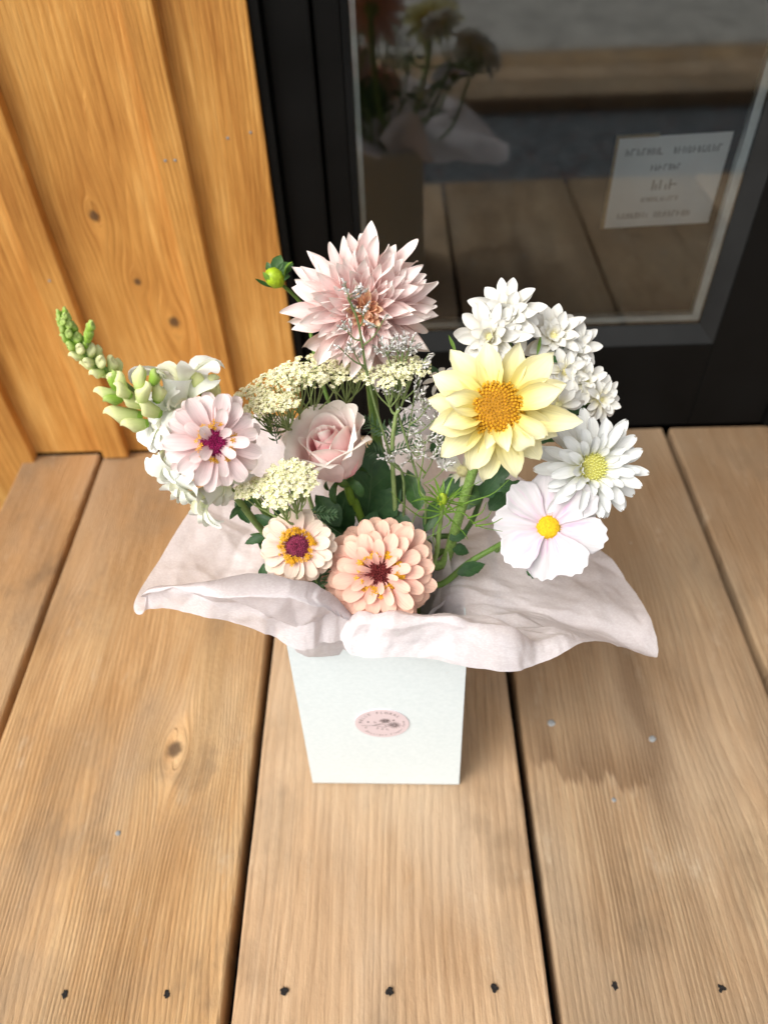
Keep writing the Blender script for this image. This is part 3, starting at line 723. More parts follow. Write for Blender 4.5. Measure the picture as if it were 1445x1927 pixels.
# green bud on its own thin stem behind it
p = V(-0.0918, 0.5450, 0.4749); T = thing('dahlia_bud', 'small tight green dahlia bud beside the large pink dahlia', 'flower bud', BASE(1))
stem_part(T, [p, p + V(.02, .008, -.035), V(-0.0636, 0.5300, 0.3957), V(-.03, .46, .28), BASE(1)], .0014, .0022, M_STEM)
Mb = head_mat(p, (CU * .6 + CB * .5 - CR * .6).normalized())
b = MB(); b.lathe([(.002, -.009), (.006, -.006), (.0075, 0), (.006, .005), (.002, .0075), (.0001, .0078)], 12, Mb); b.obj('bud', simple('bud_green', (.33, .47, .02), .4, .25, 400), T)
for k in range(6):
    link('sepal', petal_mesh('sepal', M_LEAF if k % 2 else M_LEAF_L, .016, .008, POINTED, (.8, .5), (R(25), R(-60 if k < 3 else 40), 0), nu=8, nv=4, seed=k), T, Mb @ place(k * PI / 3, R(rnd.uniform(20, 80)), .006, -.006))
leaf(T, p, CU * 1 + CR * .25, CB, .019, .010, M_LEAF, width=POINTED); leaf(T, p, CU * .7 + CR * .9, CB, .019, .010, M_LEAF, width=POINTED); leaf(T, p, CU * 1 - CR * .5 , CB, .014, .007, M_LEAF); leaf(T, p, CU * .1 + CR * 1, CB, .013, .009, M_LEAF)

# ---------------------------------------------------------------- zinnias
def zinnia(label, p, n, rad, stops, core, spin, seed, rings, facingvar=0, ringed=True, stemvia=None, edge=None, bi=0, sag=0., yel=1.):
    rr = random.Random(seed); T = thing('zinnia', label, 'zinnia', BASE(bi), 'zinnias in the bouquet')
    mat = petal_mat('zinnia_petal', stops, .13, .07, .2, edge=edge, vein=16); M = head_mat(p, n, spin); z = 0
    for ri, (cnt, lf, el, hh, wf) in enumerate(rings):
        for k in range(cnt):
            L = rad * lf * rr.uniform(.90, 1.05); az = 2 * PI * (k + .5 * (ri % 2)) / cnt + rr.uniform(-.09, .09)
            me = petal_mesh('petal', mat, L, rad * wf * rr.uniform(.88, 1.1), [(0, .32), (.3, .70), (.6, .97), (.76, 1.), (.87, .90), (.94, .70), (.98, .42), (1, .10)], (.7, .38 + rr.uniform(-.15, .2)), (R(8), R(-20) + rr.uniform(-.2, .18), R(-4)), nu=11, nv=8, seed=seed * 100 + ri * 40 + k, ridge=.018, ruffle=L * .02, twist=rr.uniform(-.12, .12))
            link('petal', me, T, M @ place(az, R(el) + rr.uniform(-.13, .13), rad * .10, hh * rad, rr.uniform(-.14, .14)))
    # cone of the disc
    cr = rad * core[0]; b = MB()
    b.lathe([(cr * 1.15, -.002), (cr * 1.1, cr * .12), (cr * .95, cr * .30), (cr * .6, cr * .42), (cr * .25, cr * .36), (.0001, cr * .26)], 16, M); b.obj('disc', simple('zinnia_disc', core[1], .8, .3, 500), T)
    b = MB()                                                            # scales of the cone
    for k in range(150):
        f = ((k + .5) / 150) ** .5; a = k * 2.39996; q = cr * 1.0 * f; hgt = cr * (.30 - .25 * f ** 3 + .12 * math.sin(f * PI))
        Mq = M @ Matrix.Translation((q * math.cos(a), q * math.sin(a), hgt)) @ Matrix.Rotation(a, 4, 'Z') @ Matrix.Rotation(f * .7, 4, 'Y')
        w = cr * rr.uniform(.08, .13); h = cr * rr.uniform(.25, .5)
        b.add([Mq @ V(w, 0, 0), Mq @ V(0, w, 0), Mq @ V(-w, 0, 0), Mq @ V(0, -w, 0), Mq @ V(0, 0, h)], [[0, 1, 4], [1, 2, 4], [2, 3, 4], [3, 0, 4]])
    b.obj('disc_scales', simple('zinnia_scales', core[2], .7, .65, 700), T)
    b = MB()                                                            # ring of tiny yellow star florets
    for k in range(core[3]):
        a = rr.uniform(0, 2 * PI); q = cr * rr.uniform(.98, 1.45); hgt = cr * rr.uniform(.45, .85)
        Mq = M @ Matrix.Translation((q * math.cos(a), q * math.sin(a), hgt * .35)) @ Matrix.Rotation(a, 4, 'Z') @ Matrix.Rotation(rr.uniform(.1, .8), 4, 'Y') @ Matrix.Rotation(rr.uniform(0, 6), 4, 'Z')
        s = cr * rr.uniform(.16, .26); h = hgt * .7
        b.tube([Mq @ V(0, 0, 0), Mq @ V(0, 0, h)], s * .28, 5, False)
        for j in range(5):
            c_, d_ = math.cos(j * 1.2566), math.sin(j * 1.2566)
            b.add([Mq @ V(0, 0, h), Mq @ V(c_ * s * .6 - d_ * s * .26, d_ * s * .6 + c_ * s * .26, h + s * .25), Mq @ V(c_ * s * 1.15, d_ * s * 1.15, h + s * .2), Mq @ V(c_ * s * .6 + d_ * s * .26, d_ * s * .6 - c_ * s * .26, h + s * .25)], [[0, 1, 2, 3]])
    o = b.obj('disc_florets', simple('floret_yellow', (.72, .36, .015), .6, .3, 600), T); o['kind'] = 'stuff'
    b = MB(); b.lathe([(.001, -.012), (rad * .16, -.010), (rad * .24, -.004), (rad * .2, 0)], 12, M); b.obj('calyx', M_STEM, T)
    stem_part(T, [p - n * .006, p - n * .03] + stemvia + [BASE(bi)], .0028, .0032)
    return T, M
p = V(-0.0155, 0.3680, 0.3275); n = facing(p, -.02, -.02)
zinnia('large peach zinnia with layered petals and dark red centre, low at the front', p, n, .0425,
       [(0, (.882, .380, .320)), (.35, (.891, .467, .392)), (.7, (.891, .531, .424)), (1, (.891, .610, .464))], (.26, (.11, .018, .012), (.15, .016, .016), 85), .2, 5,
       [(21, .98, -14, -.24, .34), (20, .96, -4, -.16, .34), (18, .86, 6, -.08, .33), (15, .74, 15, .0, .29), (9, .56, 28, .03, .2), (6, .42, 46, .05, .12)], stemvia=[V(-.014, .40, .29), V(-.015, .41, .22)], bi=2)
p = V(-0.0756, 0.3780, 0.3486); n = facing(p, -.08, .05)
zinnia('small cream blush zinnia with yellow ringed mauve centre beside the rose leaves', p, n, .0268,
       [(0, (.860, .480, .446)), (.4, (.870, .605, .522)), (.75, (.870, .701, .570)), (1, (.870, .739, .608))], (.31, (.15, .03, .05), (.27, .035, .085), 95), .1, 8,
       [(19, 1.0, -12, -.24, .40), (18, .97, -2, -.14, .41), (16, .90, 7, -.04, .41)], stemvia=[V(-.06, .40, .29), V(-.045, .415, .22)], bi=3)
p = V(-0.1246, 0.4000, 0.4334); n = facing(p, .22, -.06)
zinnia('pale pink zinnia with crimson centre in front of the white snapdragon', p, n, .0320,
       [(0, (.846, .540, .540)), (.4, (.865, .621, .612)), (.75, (.865, .693, .679)), (1, (.874, .756, .720))], (.27, (.18, .008, .05), (.33, .012, .10), 40), .0, 13,
       [(20, 1.03, -8, -.14, .36), (17, .97, 4, -.05, .36), (5, .66, 22, .02, .27), (4, .48, 44, .04, .24)], stemvia=[V(-0.1201, 0.4300, 0.3704), V(-0.0971, 0.4300, 0.3089), V(-.05, .43, .25)], bi=4)

# ---------------------------------------------------------------- yellow dahlia
MP_YEL = petal_mat('dahlia_yellow', [(0, (.836, .614, .060)), (.22, (.855, .707, .172)), (.5, (.864, .781, .361)), (.8, (.864, .818, .516)), (1, (.855, .818, .550))], .13, .06, .28, vein=14)
p = V(0.0711, 0.4300, 0.4312); n = facing(p, .02, .0); M = head_mat(p, n)
T = thing('dahlia', 'pale yellow single dahlia with big golden centre', 'dahlia', BASE(5)); rnd.seed(4)
yw = [(0, .42), (.2, .72), (.45, 1.), (.66, .92), (.84, .52), (.94, .22), (1, .02)]
for k, (a, L, el) in enumerate([(100, 0.0414, 8), (72, 0.0423, 5), (45, 0.0486, 0), (128, 0.0468, 6), (20, 0.0432, 3), (-8, 0.0540, 4), (152, 0.0450, 8), (172, 0.0432, 14), (196, 0.0432, 12), (222, 0.0450, -2), (248, 0.0414, -8), (262, 0.0486, -14), (288, 0.0450, -10), (312, 0.0414, -6), (336, 0.0396, 0)]):
    me = petal_mesh('petal', MP_YEL, L, .0240 * rnd.uniform(.9, 1.08), yw, (1.15, .75), (R(16), R(-30) + rnd.uniform(-.2, .2), R(-8)), nu=12, nv=8, seed=k, ridge=.06, twist=rnd.uniform(-.3, .3), ruffle=.0016)
    link('petal', me, T, M @ place(R(a), R(el), .008, -.003 - .003 * (k % 2), rnd.uniform(-.15, .15)))
for k, (a, L, W_, el, bd) in enumerate([(168, .030, .026, 48, -50), (196, .031, .024, 40, -42), (18, .036, .026, 26, -30), (285, .026, .020, 52, -30), (312, .028, .020, 50, -70), (334, .030, .018, 42, -60), (258, .020, .014, 45, -40)]):
    me = petal_mesh('petal', MP_YEL, L, W_, BLUNT if k in (4, 5) else yw, (1.5, 1.2), (R(10), R(bd), R(-10)), nu=11, nv=8, seed=50 + k, ridge=.03, twist=.5 if k in (4, 5) else .1, ruffle=.0035 if k in (4, 5) else .0008)
    link('petal', me, T, M @ place(R(a), R(el), .0125, .0, rnd.uniform(-.2, .2)))
b = MB(); b.lathe([(.0175, -.004), (.0175, .0015), (.0155, .0055), (.010, .0075), (.004, .0075), (.0001, .007)], 20, M); b.obj('disc', simple('dahlia_disc', (.40, .19, .012), .8, .3, 400), T)
b = MB(); n_f = 230
for k in range(n_f):
    f = ((k + .5) / n_f) ** .5; a = k * 2.39996; q = .0178 * f; hz = .0072 - .0055 * f ** 3.2
    Mq = M @ Matrix.Translation((q * math.cos(a), q * math.sin(a), hz - .001)) @ Matrix.Rotation(a, 4, 'Z') @ Matrix.Rotation(f * .65 + rnd.uniform(-.12, .12), 4, 'Y')
    L = lerp(.0030, .0046, f) * rnd.uniform(.8, 1.2); r0 = lerp(.0005, .00085, f)
    if f > .55: b.lathe([(r0 * .5, 0), (r0 * .8, L * .5), (r0 * 1.25, L), (r0 * .6, L * .97), (r0 * .3, L * .8)], 6, Mq)
    else: b.lathe([(r0 * .8, 0), (r0, L * .6), (r0 * .55, L), (.00002, L * 1.1)], 5, Mq)
o = b.obj('disc_florets', simple('dahlia_florets', (.64, .34, .015), .55, .35, 350), T); o['kind'] = 'stuff'
b = MB(); b.lathe([(.001, -.016), (.010, -.013), (.015, -.006), (.0145, -.003)], 14, M); b.obj('calyx', M_STEM, T)
stem_part(T, [p - n * .010, V(0.0658, 0.4520, 0.3716), V(0.0584, 0.4480, 0.3469), V(0.0478, 0.4380, 0.3014), V(0.0379, 0.4280, 0.2653), V(.015, .42, .25), BASE(5)], .0040, .0048, simple('hairy_stem', (.19, .30, .075), .6, .35, 500, .25, .4))

# ---------------------------------------------------------------- cosmos
MP_COS = petal_mat('cosmos_petal', [(0, (.619, .430, .533)), (.25, (.654, .585, .619)), (.6, (.671, .645, .658)), (1, (.662, .641, .654))], .12, .05, .2, vein=11, streakcol=(.62, .33, .52))
p = V(0.1143, 0.4000, 0.3388); n = facing(p, .03, .0); M = head_mat(p, n)
T = thing('cosmos', 'white cosmos flushed pink with round yellow centre', 'cosmos', BASE(6)); rnd.seed(12)
for k, (a, L) in enumerate([(88, 0.0399), (40, 0.0414), (-12, 0.0409), (-55, 0.0390), (-97, 0.0376), (-141, 0.0390), (172, 0.0390), (131, 0.0390)]):
    me = petal_mesh('petal', MP_COS, L, .0295 * rnd.uniform(.95, 1.06), [(0, .14), (.2, .40), (.5, .80), (.78, 1.), (.93, .92), (1, .74)], (.5, .30), (R(8), R(-14) + rnd.uniform(-.1, .1), 0), tip=lambda s: -.13 * s * s + .022 * math.cos(s * 9.2), nu=12, nv=16, seed=k, ridge=.05, ruffle=.0016)
    link('petal', me, T, M @ place(R(a), R(3 + 7 * (k % 2)) + rnd.uniform(-.05, .05), .0035, .0008 * (k % 2) , (-.16, .1, -.12, .18, -.1, .15, -.15, .12)[k]))
b = MB(); b.lathe([(.0088, -.001), (.0090, .0018), (.0075, .0042), (.004, .0055), (.0001, .0057)], 20, M); b.obj('disc', simple('cosmos_disc', (.66, .42, .01), .8, .25, 500), T)
b = MB()
for k in range(170):
    f = ((k + .5) / 170) ** .5; a = k * 2.39996; q = .0090 * f
    Mq = M @ Matrix.Translation((q * math.cos(a), q * math.sin(a), .0052 - .0045 * f ** 2.4)) @ Matrix.Rotation(a, 4, 'Z') @ Matrix.Rotation(f * .9, 4, 'Y'); w = .00036 * rnd.uniform(.8, 1.3); L = .0015 * rnd.uniform(.6, 1.4) * (.5 + f)
    b.add([Mq @ V(w, 0, 0), Mq @ V(0, w, 0), Mq @ V(-w, 0, 0), Mq @ V(0, -w, 0), Mq @ V(w * .5, 0, L), Mq @ V(-w * .5, 0, L)], [[0, 1, 4], [1, 5, 4], [1, 2, 5], [2, 3, 5], [3, 4, 5], [3, 0, 4]])
o = b.obj('disc_florets', simple('cosmos_florets', (.74, .44, .012), .65, .3, 700), T); o['kind'] = 'stuff'
b = MB(); b.lathe([(.001, -.010), (.006, -.008), (.008, -.002), (.006, 0)], 10, M); b.obj('calyx', M_STEM, T)
stem_part(T, [p - n * .007, p - n * .02 - CR * .014, V(0.0836, 0.4250, 0.2913), V(0.0574, 0.4200, 0.2741), V(0.0347, 0.4100, 0.2587), V(.0, .41, .245), BASE(6)], .0020, .0034, M_STEM)
leaf(T, V(0.1055, 0.4100, 0.2738), CR * 1 - CU * .3, CB, .014, .010, M_LEAF_D, lobes=.3)

# ---------------------------------------------------------------- white chrysanthemum (single head)
MP_MUM = petal_mat('mum_white', [(0, (.712, .703, .409)), (.25, (.765, .765, .623)), (.55, (.774, .783, .756)), (1, (.765, .779, .765))], .06, .04, .2, vein=10)
p = V(0.1475, 0.4300, 0.3720); n = facing(p, .42, .08); M = head_mat(p, n)
T = thing('chrysanthemum', 'white daisy chrysanthemum with pale yellow green centre behind the cosmos', 'chrysanthemum', BASE(7)); rnd.seed(31)
for ri, (cnt, L0, el, h, W_) in enumerate([(16, .0395, -6, -.004, .0118), (15, .037, 8, -.002, .0114), (13, .031, 24, .0, .0104), (12, .023, 44, .001, .0088), (11, .016, 60, .002, .0070)]):
    for k in range(cnt):
        az = 2 * PI * (k + .5 * (ri % 2)) / cnt + rnd.uniform(-.12, .12); L = L0 * rnd.uniform(.85, 1.08)
        me = petal_mesh('petal', MP_MUM, L, W_ * rnd.uniform(.85, 1.15), STRAP, (1.3, .85), (R(10), R(-16) + rnd.uniform(-.35, .3), 0), tip=lambda s: .03 * math.cos(s * 6), nu=9, nv=6, seed=ri * 30 + k, ridge=.06, twist=rnd.uniform(-.2, .2))
        link('petal', me, T, M @ place(az, R(el) + rnd.uniform(-.12, .12), .005 + .0012 * ri, h, rnd.uniform(-.25, .25)))
b = MB(); b.lathe([(.0115, -.001), (.0112, .0025), (.008, .005), (.0001, .006)], 16, M); b.obj('disc', simple('mum_disc', (.62, .58, .14), .7, .2, 500), T)
b = MB()
for k in range(120):
    f = ((k + .5) / 120) ** .5; a = k * 2.39996; q = .0122 * f
    Mq = M @ Matrix.Translation((q * math.cos(a), q * math.sin(a), .0055 - .0035 * f * f)) @ Matrix.Rotation(a, 4, 'Z') @ Matrix.Rotation(f * .8, 4, 'Y'); r0 = .00075; L = lerp(.0016, .0036, f)
    b.lathe([(r0 * .7, 0), (r0, L * .7), (r0 * .7, L), (.00002, L * 1.1)], 5, Mq)
o = b.obj('disc_florets', petal_mat('mum_florets', [(0, (.60, .60, .12)), (1, (.80, .78, .34))], .05, .0, .1), T); o['kind'] = 'stuff'
b = MB(); b.lathe([(.001, -.014), (.007, -.011), (.011, -.004), (.009, 0)], 12, M); b.obj('calyx', M_STEM, T)
stem_part(T, [p - n * .008, p - n * .03 - V(.01, 0, .01), V(0.1093, 0.4600, 0.2788), V(0.0704, 0.4450, 0.2438), V(.025, .44, .25), BASE(7)], .0022, .003, M_STEM)
leaf(T, V(0.0685, 0.4500, 0.3233), V(0.0967, 0.4600, 0.3634) - V(0.0685, 0.4500, 0.3233), CB, .040, .024, M_LEAF_D, lobes=.38, arc=.3, seed=3)
leaf(T, V(0.0827, 0.4500, 0.3381), CR * 1 - CU * .45, CB, .028, .020, M_LEAF_D, lobes=.35, arc=.3, seed=4)

# ---------------------------------------------------------------- white chrysanthemum spray
MP_SPR = petal_mat('spray_white', [(0, (.739, .682, .383)), (.3, (.783, .752, .609)), (.6, (.792, .779, .722)), (1, (.783, .779, .748))], .05, .04, .2, vein=8)
M_SPC = simple('spray_core', (.74, .68, .34), .7, .2, 300)
T = thing('chrysanthemum_spray', 'branching spray of small white chrysanthemums behind the yellow dahlia', 'chrysanthemum', BASE(8)); rnd.seed(77)
fork = V(0.1025, 0.4850, 0.3809)
def blossom(p, n, rad, cnts, seed, full=1.):
    rr = random.Random(seed); M = head_mat(p, n, rr.uniform(0, 6))
    b = MB(); b.lathe([(rad * .05, -rad * .35), (rad * .2, -rad * .25), (rad * .24, -.001), (rad * .16, rad * .12), (.0001, rad * .16)], 10, Matrix())
    B = link('blossom', b.mesh('blossom', M_SPC), T, M)
    for ri, (cnt, lf, el, h) in enumerate(cnts):
        for k in range(cnt):
            az = 2 * PI * (k + .5 * (ri % 2)) / cnt + rr.uniform(-.18, .18); L = rad * lf * rr.uniform(.82, 1.1)
            me = petal_mesh('petal', MP_SPR, L, rad * rr.uniform(.42, .56) * (.6 + .4 * lf), [(0, .4), (.3, .75), (.55, 1.), (.75, .88), (.9, .52), (.97, .25), (1, .04)], (1.0, .62), (R(8), R(-14) + rr.uniform(-.45, .40), 0), nu=9, nv=6, seed=seed * 99 + ri * 20 + k, ridge=.07, twist=rr.uniform(-.3, .3))
            link('petal', me, B, M @ place(az, R(el) + rr.uniform(-.2, .2), rad * .1, h * rad, rr.uniform(-.3, .3)))
    q = p - n * rad * .35
    stem_part(T, [q, q - n * .012 + V(0, 0, -.006), lerpV(q, fork, .6) + V(0, .006, -.008), fork], .0011, .0017, M_STEM, 'branch', 6, 12)
FULL = [(12, 1.32, -4, -.12), (10, 1.12, 12, -.05), (8, .74, 32, .02), (6, .46, 58, .1)]
SMALL = [(10, 1.3, -4, -.1), (8, 1.0, 14, 0), (6, .55, 46, .08)]
for k, (q, rx, uy, rad) in enumerate([(V(0.0865, 0.5200, 0.4523), -.08, .20, 0.0220), (V(0.0734, 0.5050, 0.4416), -.30, .05, 0.0212), (V(0.1262, 0.5250, 0.4276), .15, .25, 0.0208), (V(0.1440, 0.5250, 0.4155), .50, .25, 0.0192), (V(0.1350, 0.5050, 0.4068), .25, .0, 0.0184), (V(0.1513, 0.5000, 0.3996), .50, .08, 0.0168), (V(0.1634, 0.4920, 0.3883), .75, -.05, 0.0160)]):
    blossom(q, facing(q, rx, uy), rad, FULL if k < 4 else SMALL, 200 + k)
for k, (q, rx, uy, rad) in enumerate([(V(0.1263, 0.4750, 0.3976), .5, -.3, .017), (V(0.0365, 0.5000, 0.4077), -.5, .5, .014), (V(0.0542, 0.4700, 0.3334), -.2, -.5, .022)]):
    blossom(q, facing(q, rx, uy), rad, [(7, 1., -4, -.1)] if k else SMALL[:2], 300 + k)
stem_part(T, [fork, V(0.0778, 0.4750, 0.3204), V(0.0578, 0.4550, 0.2758), V(.02, .45, .25), BASE(8)], .002, .003, M_STEM_D)
for (a, c_, L, W_) in ((V(0.0436, 0.5050, 0.3916), -CR * .6 + CU * .7, .030, .014), (V(0.0497, 0.5000, 0.3925), CR * .2 + CU * .7, .020, .013), (V(0.1129, 0.5100, 0.4143), CR * .5 + CU * .2, .028, .016), (V(0.1270, 0.5050, 0.3967), CR * .2 + CU * 1, .024, .014), (V(0.1107, 0.4800, 0.3567), CR * .9 + CU * .5, .034, .022), (V(0.1363, 0.4850, 0.3824), CR * .9 + CU * .3, .018, .012), (V(0.0419, 0.4850, 0.3309), -CR * .4 + CU, .032, .022), (V(0.0614, 0.4700, 0.3227), -CR * .8 - CU * .3, .030, .024)):
    leaf(T, a, c_, CB + CU * .2, L, W_, M_LEAF_D, lobes=.2, arc=.35, seed=int(L * 1e4))
for (a, c_) in ((V(0.0649, 0.5000, 0.4269), -CR * .35 + CU), (V(0.1112, 0.5050, 0.4238), CR * .2 + CU), (V(0.0474, 0.5000, 0.4309), -CR * .4 + CU), (V(0.1050, 0.4900, 0.4237), -CR * .6 + CU * .1)):
    leaf(T, a, c_, CB, .016, .003, M_LEAF_L, width=LANCE)

# ---------------------------------------------------------------- rose
def rose_mat(name, deep):
    return petal_mat(name, [(0, deep[0]), (.45, deep[1]), (.78, deep[2]), (1, (.95, .89, .82))], .05, .03, .36, vein=6)
MR_IN = rose_mat('rose_inner', ((.95, .25, .31), (.95, .32, .38), (.95, .48, .50))); MR_MID = rose_mat('rose_mid', ((.95, .42, .44), (.95, .52, .52), (.95, .68, .65))); MR_OUT = rose_mat('rose_outer', ((.95, .62, .58), (.95, .72, .68), (.95, .82, .77)))
T = thing('rose', 'half open blush pink rose in the middle of the bouquet', 'rose', BASE(9))
p = V(-0.0439, 0.4480, 0.3535); n = (CB * .70 + CU * .78 - CR * .36).normalized(); M = head_mat(p, n)
def rose_petal(a, span, h, prof, mat, lip=.0, spiral=.0015, tilt=0., point=.25, seed=0, nu=14, nv=14, wav=.0):
    P = []; uv = []
    for i in range(nu + 1):
        t = i / nu; row = []
        for j in range(nv + 1):
            s = -1 + 2 * j / nv; wf = interp([(0, .45), (.3, .85), (.6, 1.), (.85, .94), (1, .72)], t)
            fi = a + s * span * wf; rr_ = interp(prof, t) + spiral * s
            drop = 1 - point * abs(s) ** 2.4
            k = max(0, (t - .70) / .30); edge_ = max(0., abs(s) - .55) / .45
            lp = lip * (k * k + .55 * edge_ ** 2 * t)
            z = h * t * drop - lp * .75 * k
            rr_ += lp + wav * math.sin(5 * s + seed) * t * t
            row.append(V(rr_ * math.cos(fi), rr_ * math.sin(fi), z + tilt * rr_ * t)); uv.append((j / nv, t))
        P.append(row)
    b = MB(); b.grid(P, uv); me = b.mesh('petal', mat)
    return link('petal', me, T, M @ Matrix.Scale(1.13, 4))
AZ = lambda d: R(d)
# tight heart: rolled layers
for k in range(6):
    r = .0030 + .0017 * k
    rose_petal(AZ(150 + k * 137), 2.3, .0440 - .0007 * k, [(0, r * .45), (.35, r * 1.05), (.7, r * 1.0), (1, r * .72)], MR_IN, .0006 * k, .0016, point=.10, seed=k)
# middle wrap
for k, (a, sp, h, r) in enumerate([(205, 1.35, .0455, .0150), (330, 1.30, .0450, .0160), (85, 1.35, .0455, .0165), (268, 1.15, .0420, .0180)]):
    rose_petal(AZ(a), sp, h, [(0, .004), (.25, r * .8), (.6, r), (1, r * .90)], MR_MID, .0030, .0020, point=.30, seed=10 + k)
# outer, opening petals
for k, (a, sp, h, r, lip) in enumerate([(20, 1.25, .0470, .0215, .0030), (110, 1.20, .0480, .0210, .0050), (165, 1.0, .0430, .0195, .0045), (235, 1.05, .0400, .0200, .0035), (300, 1.20, .0380, .0210, .0050), (350, 1.0, .0410, .0215, .0035), (62, 1.0, .0465, .0215, .0040)]):
    rose_petal(AZ(a), sp, h, [(0, .004), (.2, r * .72), (.55, r), (1, r * 1.16)], MR_OUT, lip, .0015, point=.14, seed=20 + k, wav=.0016)
b = MB(); b.lathe([(.001, -.010), (.006, -.008), (.0075, -.003), (.0065, .002), (.003, .003)], 12, M); b.obj('hip', M_STEM, T)
for k in range(5):
    link('sepal', petal_mesh('sepal', M_LEAF, .024, .009, POINTED, (.7, .4), (R(30), R(-120), 0), nu=9, nv=4, seed=k), T, M @ place(k * 1.2566 - .9, R(-25), .005, -.001))
stem_part(T, [p - n * .008, p - n * .02 + V(0, 0, -.01), V(-0.0359, 0.4480, 0.3229), V(-0.0274, 0.4400, 0.2954), V(-.005, .425, .25), BASE(9)], .0034, .0038, simple('rose_stem', (.16, .27, .03), .4, .2, 80))
for (a, d_, up_, L, W_) in ((V(-0.0276, 0.4500, 0.2945), V(-0.0163, 0.4750, 0.3757) - V(-0.0276, 0.4500, 0.2945), CB + CR * .2, .076, .046), (V(-0.0274, 0.4480, 0.2967), V(0.0085, 0.4550, 0.3390) - V(-0.0274, 0.4480, 0.2967), CB + CU * .3, .046, .034), (V(-0.0431, 0.4350, 0.2948), V(-0.0783, 0.4300, 0.3396) - V(-0.0431, 0.4350, 0.2948), CB * .6 + CU, .045, .034), (V(-0.0429, 0.4320, 0.2968), V(-0.0559, 0.4100, 0.2902) - V(-0.0797, 0.4300, 0.3457), CB, .030, .022), (V(-0.0549, 0.4400, 0.2896), V(-0.0482, 0.4500, 0.3244) - V(-0.0721, 0.4300, 0.2450), CB, .05, .03)):
    leaf(T, a, d_, up_, L, W_, M_LEAF_D, serr=.10, arc=.28, bend=(.05, -.25, 0), seed=int(L * 1e5))
# ---------------------------------------------------------------- snapdragon
MP_SNAP = petal_mat('snapdragon_white', [(0, (.80, .85, .56)), (.3, (.88, .90, .76)), (1, (.88, .89, .86))], .03, .03, .25, vein=7)
MP_SBUD = petal_mat('snapdragon_bud', [(0, (.36, .52, .12)), (.35, (.60, .70, .26)), (.7, (.76, .80, .38)), (1, (.82, .83, .44))], .08, .08, .2, vein=12)
M_SCAL = petal_mat('snapdragon_calyx', [(0, (.20, .38, .04)), (.6, (.34, .54, .08)), (1, (.50, .64, .20))], .1, .15, .2, rough=.5)
T = thing('snapdragon', 'snapdragon stem of white blooms and green buds arching out to the left', 'snapdragon', BASE(10)); rnd.seed(5)
path = [BASE(10), V(-.07, .42, .25), V(-0.1077, 0.4250, 0.3082), V(-0.1262, 0.4200, 0.3633), V(-0.1429, 0.4200, 0.4023), V(-0.1605, 0.4250, 0.4314), V(-0.1794, 0.4250, 0.4601), V(-0.1924, 0.4220, 0.4816), V(-0.2024, 0.4200, 0.4986), V(-0.2051, 0.4200, 0.5134), V(-0.2051, 0.4200, 0.5225)]
sp_ = spline(path, 120)
b = MB(); b.tube(sp_, lambda t: lerp(.0036, .0011, t), 8); b.obj('stem', M_STEM_L, T)
def near(q):
    k = min(range(len(sp_)), key=lambda i: (sp_[i] - q).length); return k, sp_[k], (sp_[min(k + 1, len(sp_) - 1)] - sp_[max(k - 1, 0)]).normalized()
def frame(p, z, hint=None):
    z = z.normalized(); x = (hint or V(.3, .2, 1)); x = (x - z * x.dot(z)); x = x.normalized() if x.length > 1e-5 else z.orthogonal().normalized(); y = z.cross(x)
    M = Matrix((x, y, z)).transposed().to_4x4(); M.translation = p; return M
def calyx(parent, M, r, L, openk=.35):
    for k in range(5):
        link('sepal', petal_mesh('sepal', M_SCAL, L, r * 1.25, [(0, .5), (.4, 1), (.75, .8), (1, .12)], (1.2, .8), (R(0), R(25), 0), nu=6, nv=4, seed=k), parent, M @ place(k * 1.2566, R(90 - openk * 60), r * .45, 0))
def bud(q, d, L, r, green):
    M = frame(q, d); b = MB()
    prof = [(r * .3, 0), (r * .72, L * .2), (r * .85, L * .45), (r, L * .70), (r * .95, L * .84), (r * .66, L * .95), (r * .3, L * .99), (.0001, L)]
    P = []; uv = []
    for (rr_, z) in prof:
        P.append([V(rr_ * math.cos(a) * (1 + .14 * math.cos(2 * a)) + .35 * r * (z / L) ** 3, rr_ * math.sin(a) * (1 - .22 * abs(math.cos(a)) ** 4 * (z / L)), z + .20 * L * math.cos(a) * (z / L) ** 2) for a in [2 * PI * k / 14 for k in range(14)]]); uv += [(k / 14, z / L) for k in range(14)]
    b.grid(P, uv, wrap=True)
    B = link('bud', b.mesh('bud', M_SCAL if green else MP_SBUD), T, M); calyx(B, M, r * 1.12, L * (.9 if green else .55), .15 if green else .28)
# tip buds: (pixel-free positions along the axis), growing larger downwards
N = 38
for i in range(N):
    f = i / (N - 1); t = lerp(1.0, .655, f); q = sp_[int(t * 120)]; ax = near(q)[2]
    side = frame(q, ax); a = i * 2.39996; rad_ = side.to_3x3() @ V(math.cos(a), math.sin(a), 0)
    d = (ax * lerp(1.6, .55, f) + rad_).normalized(); s = lerp(.45, 1., f)
    bud(q + rad_ * .0010, d, .0108 * s, .0039 * s, f < .62)
q0 = V(-0.1999, 0.4200, 0.4957)                                                      # short side shoot
b = MB(); b.tube(spline([q0, V(-0.1942, 0.4180, 0.5057), V(-0.1911, 0.4180, 0.5134)], 8), .0011, 6); b.obj('branch', M_STEM_L, T)
for k, (x, s) in enumerate([(0, .55), (.3, .6), (.5, .62), (.7, .5), (.85, .5), (1., .55)]):
    q = lerpV(V(-0.1978, 0.4190, 0.4992), V(-0.1913, 0.4180, 0.5126), x); bud(q, (CU * .8 + CR * rnd.uniform(-1, 1) + CB * .6), .0115 * s, .0046 * s, True)
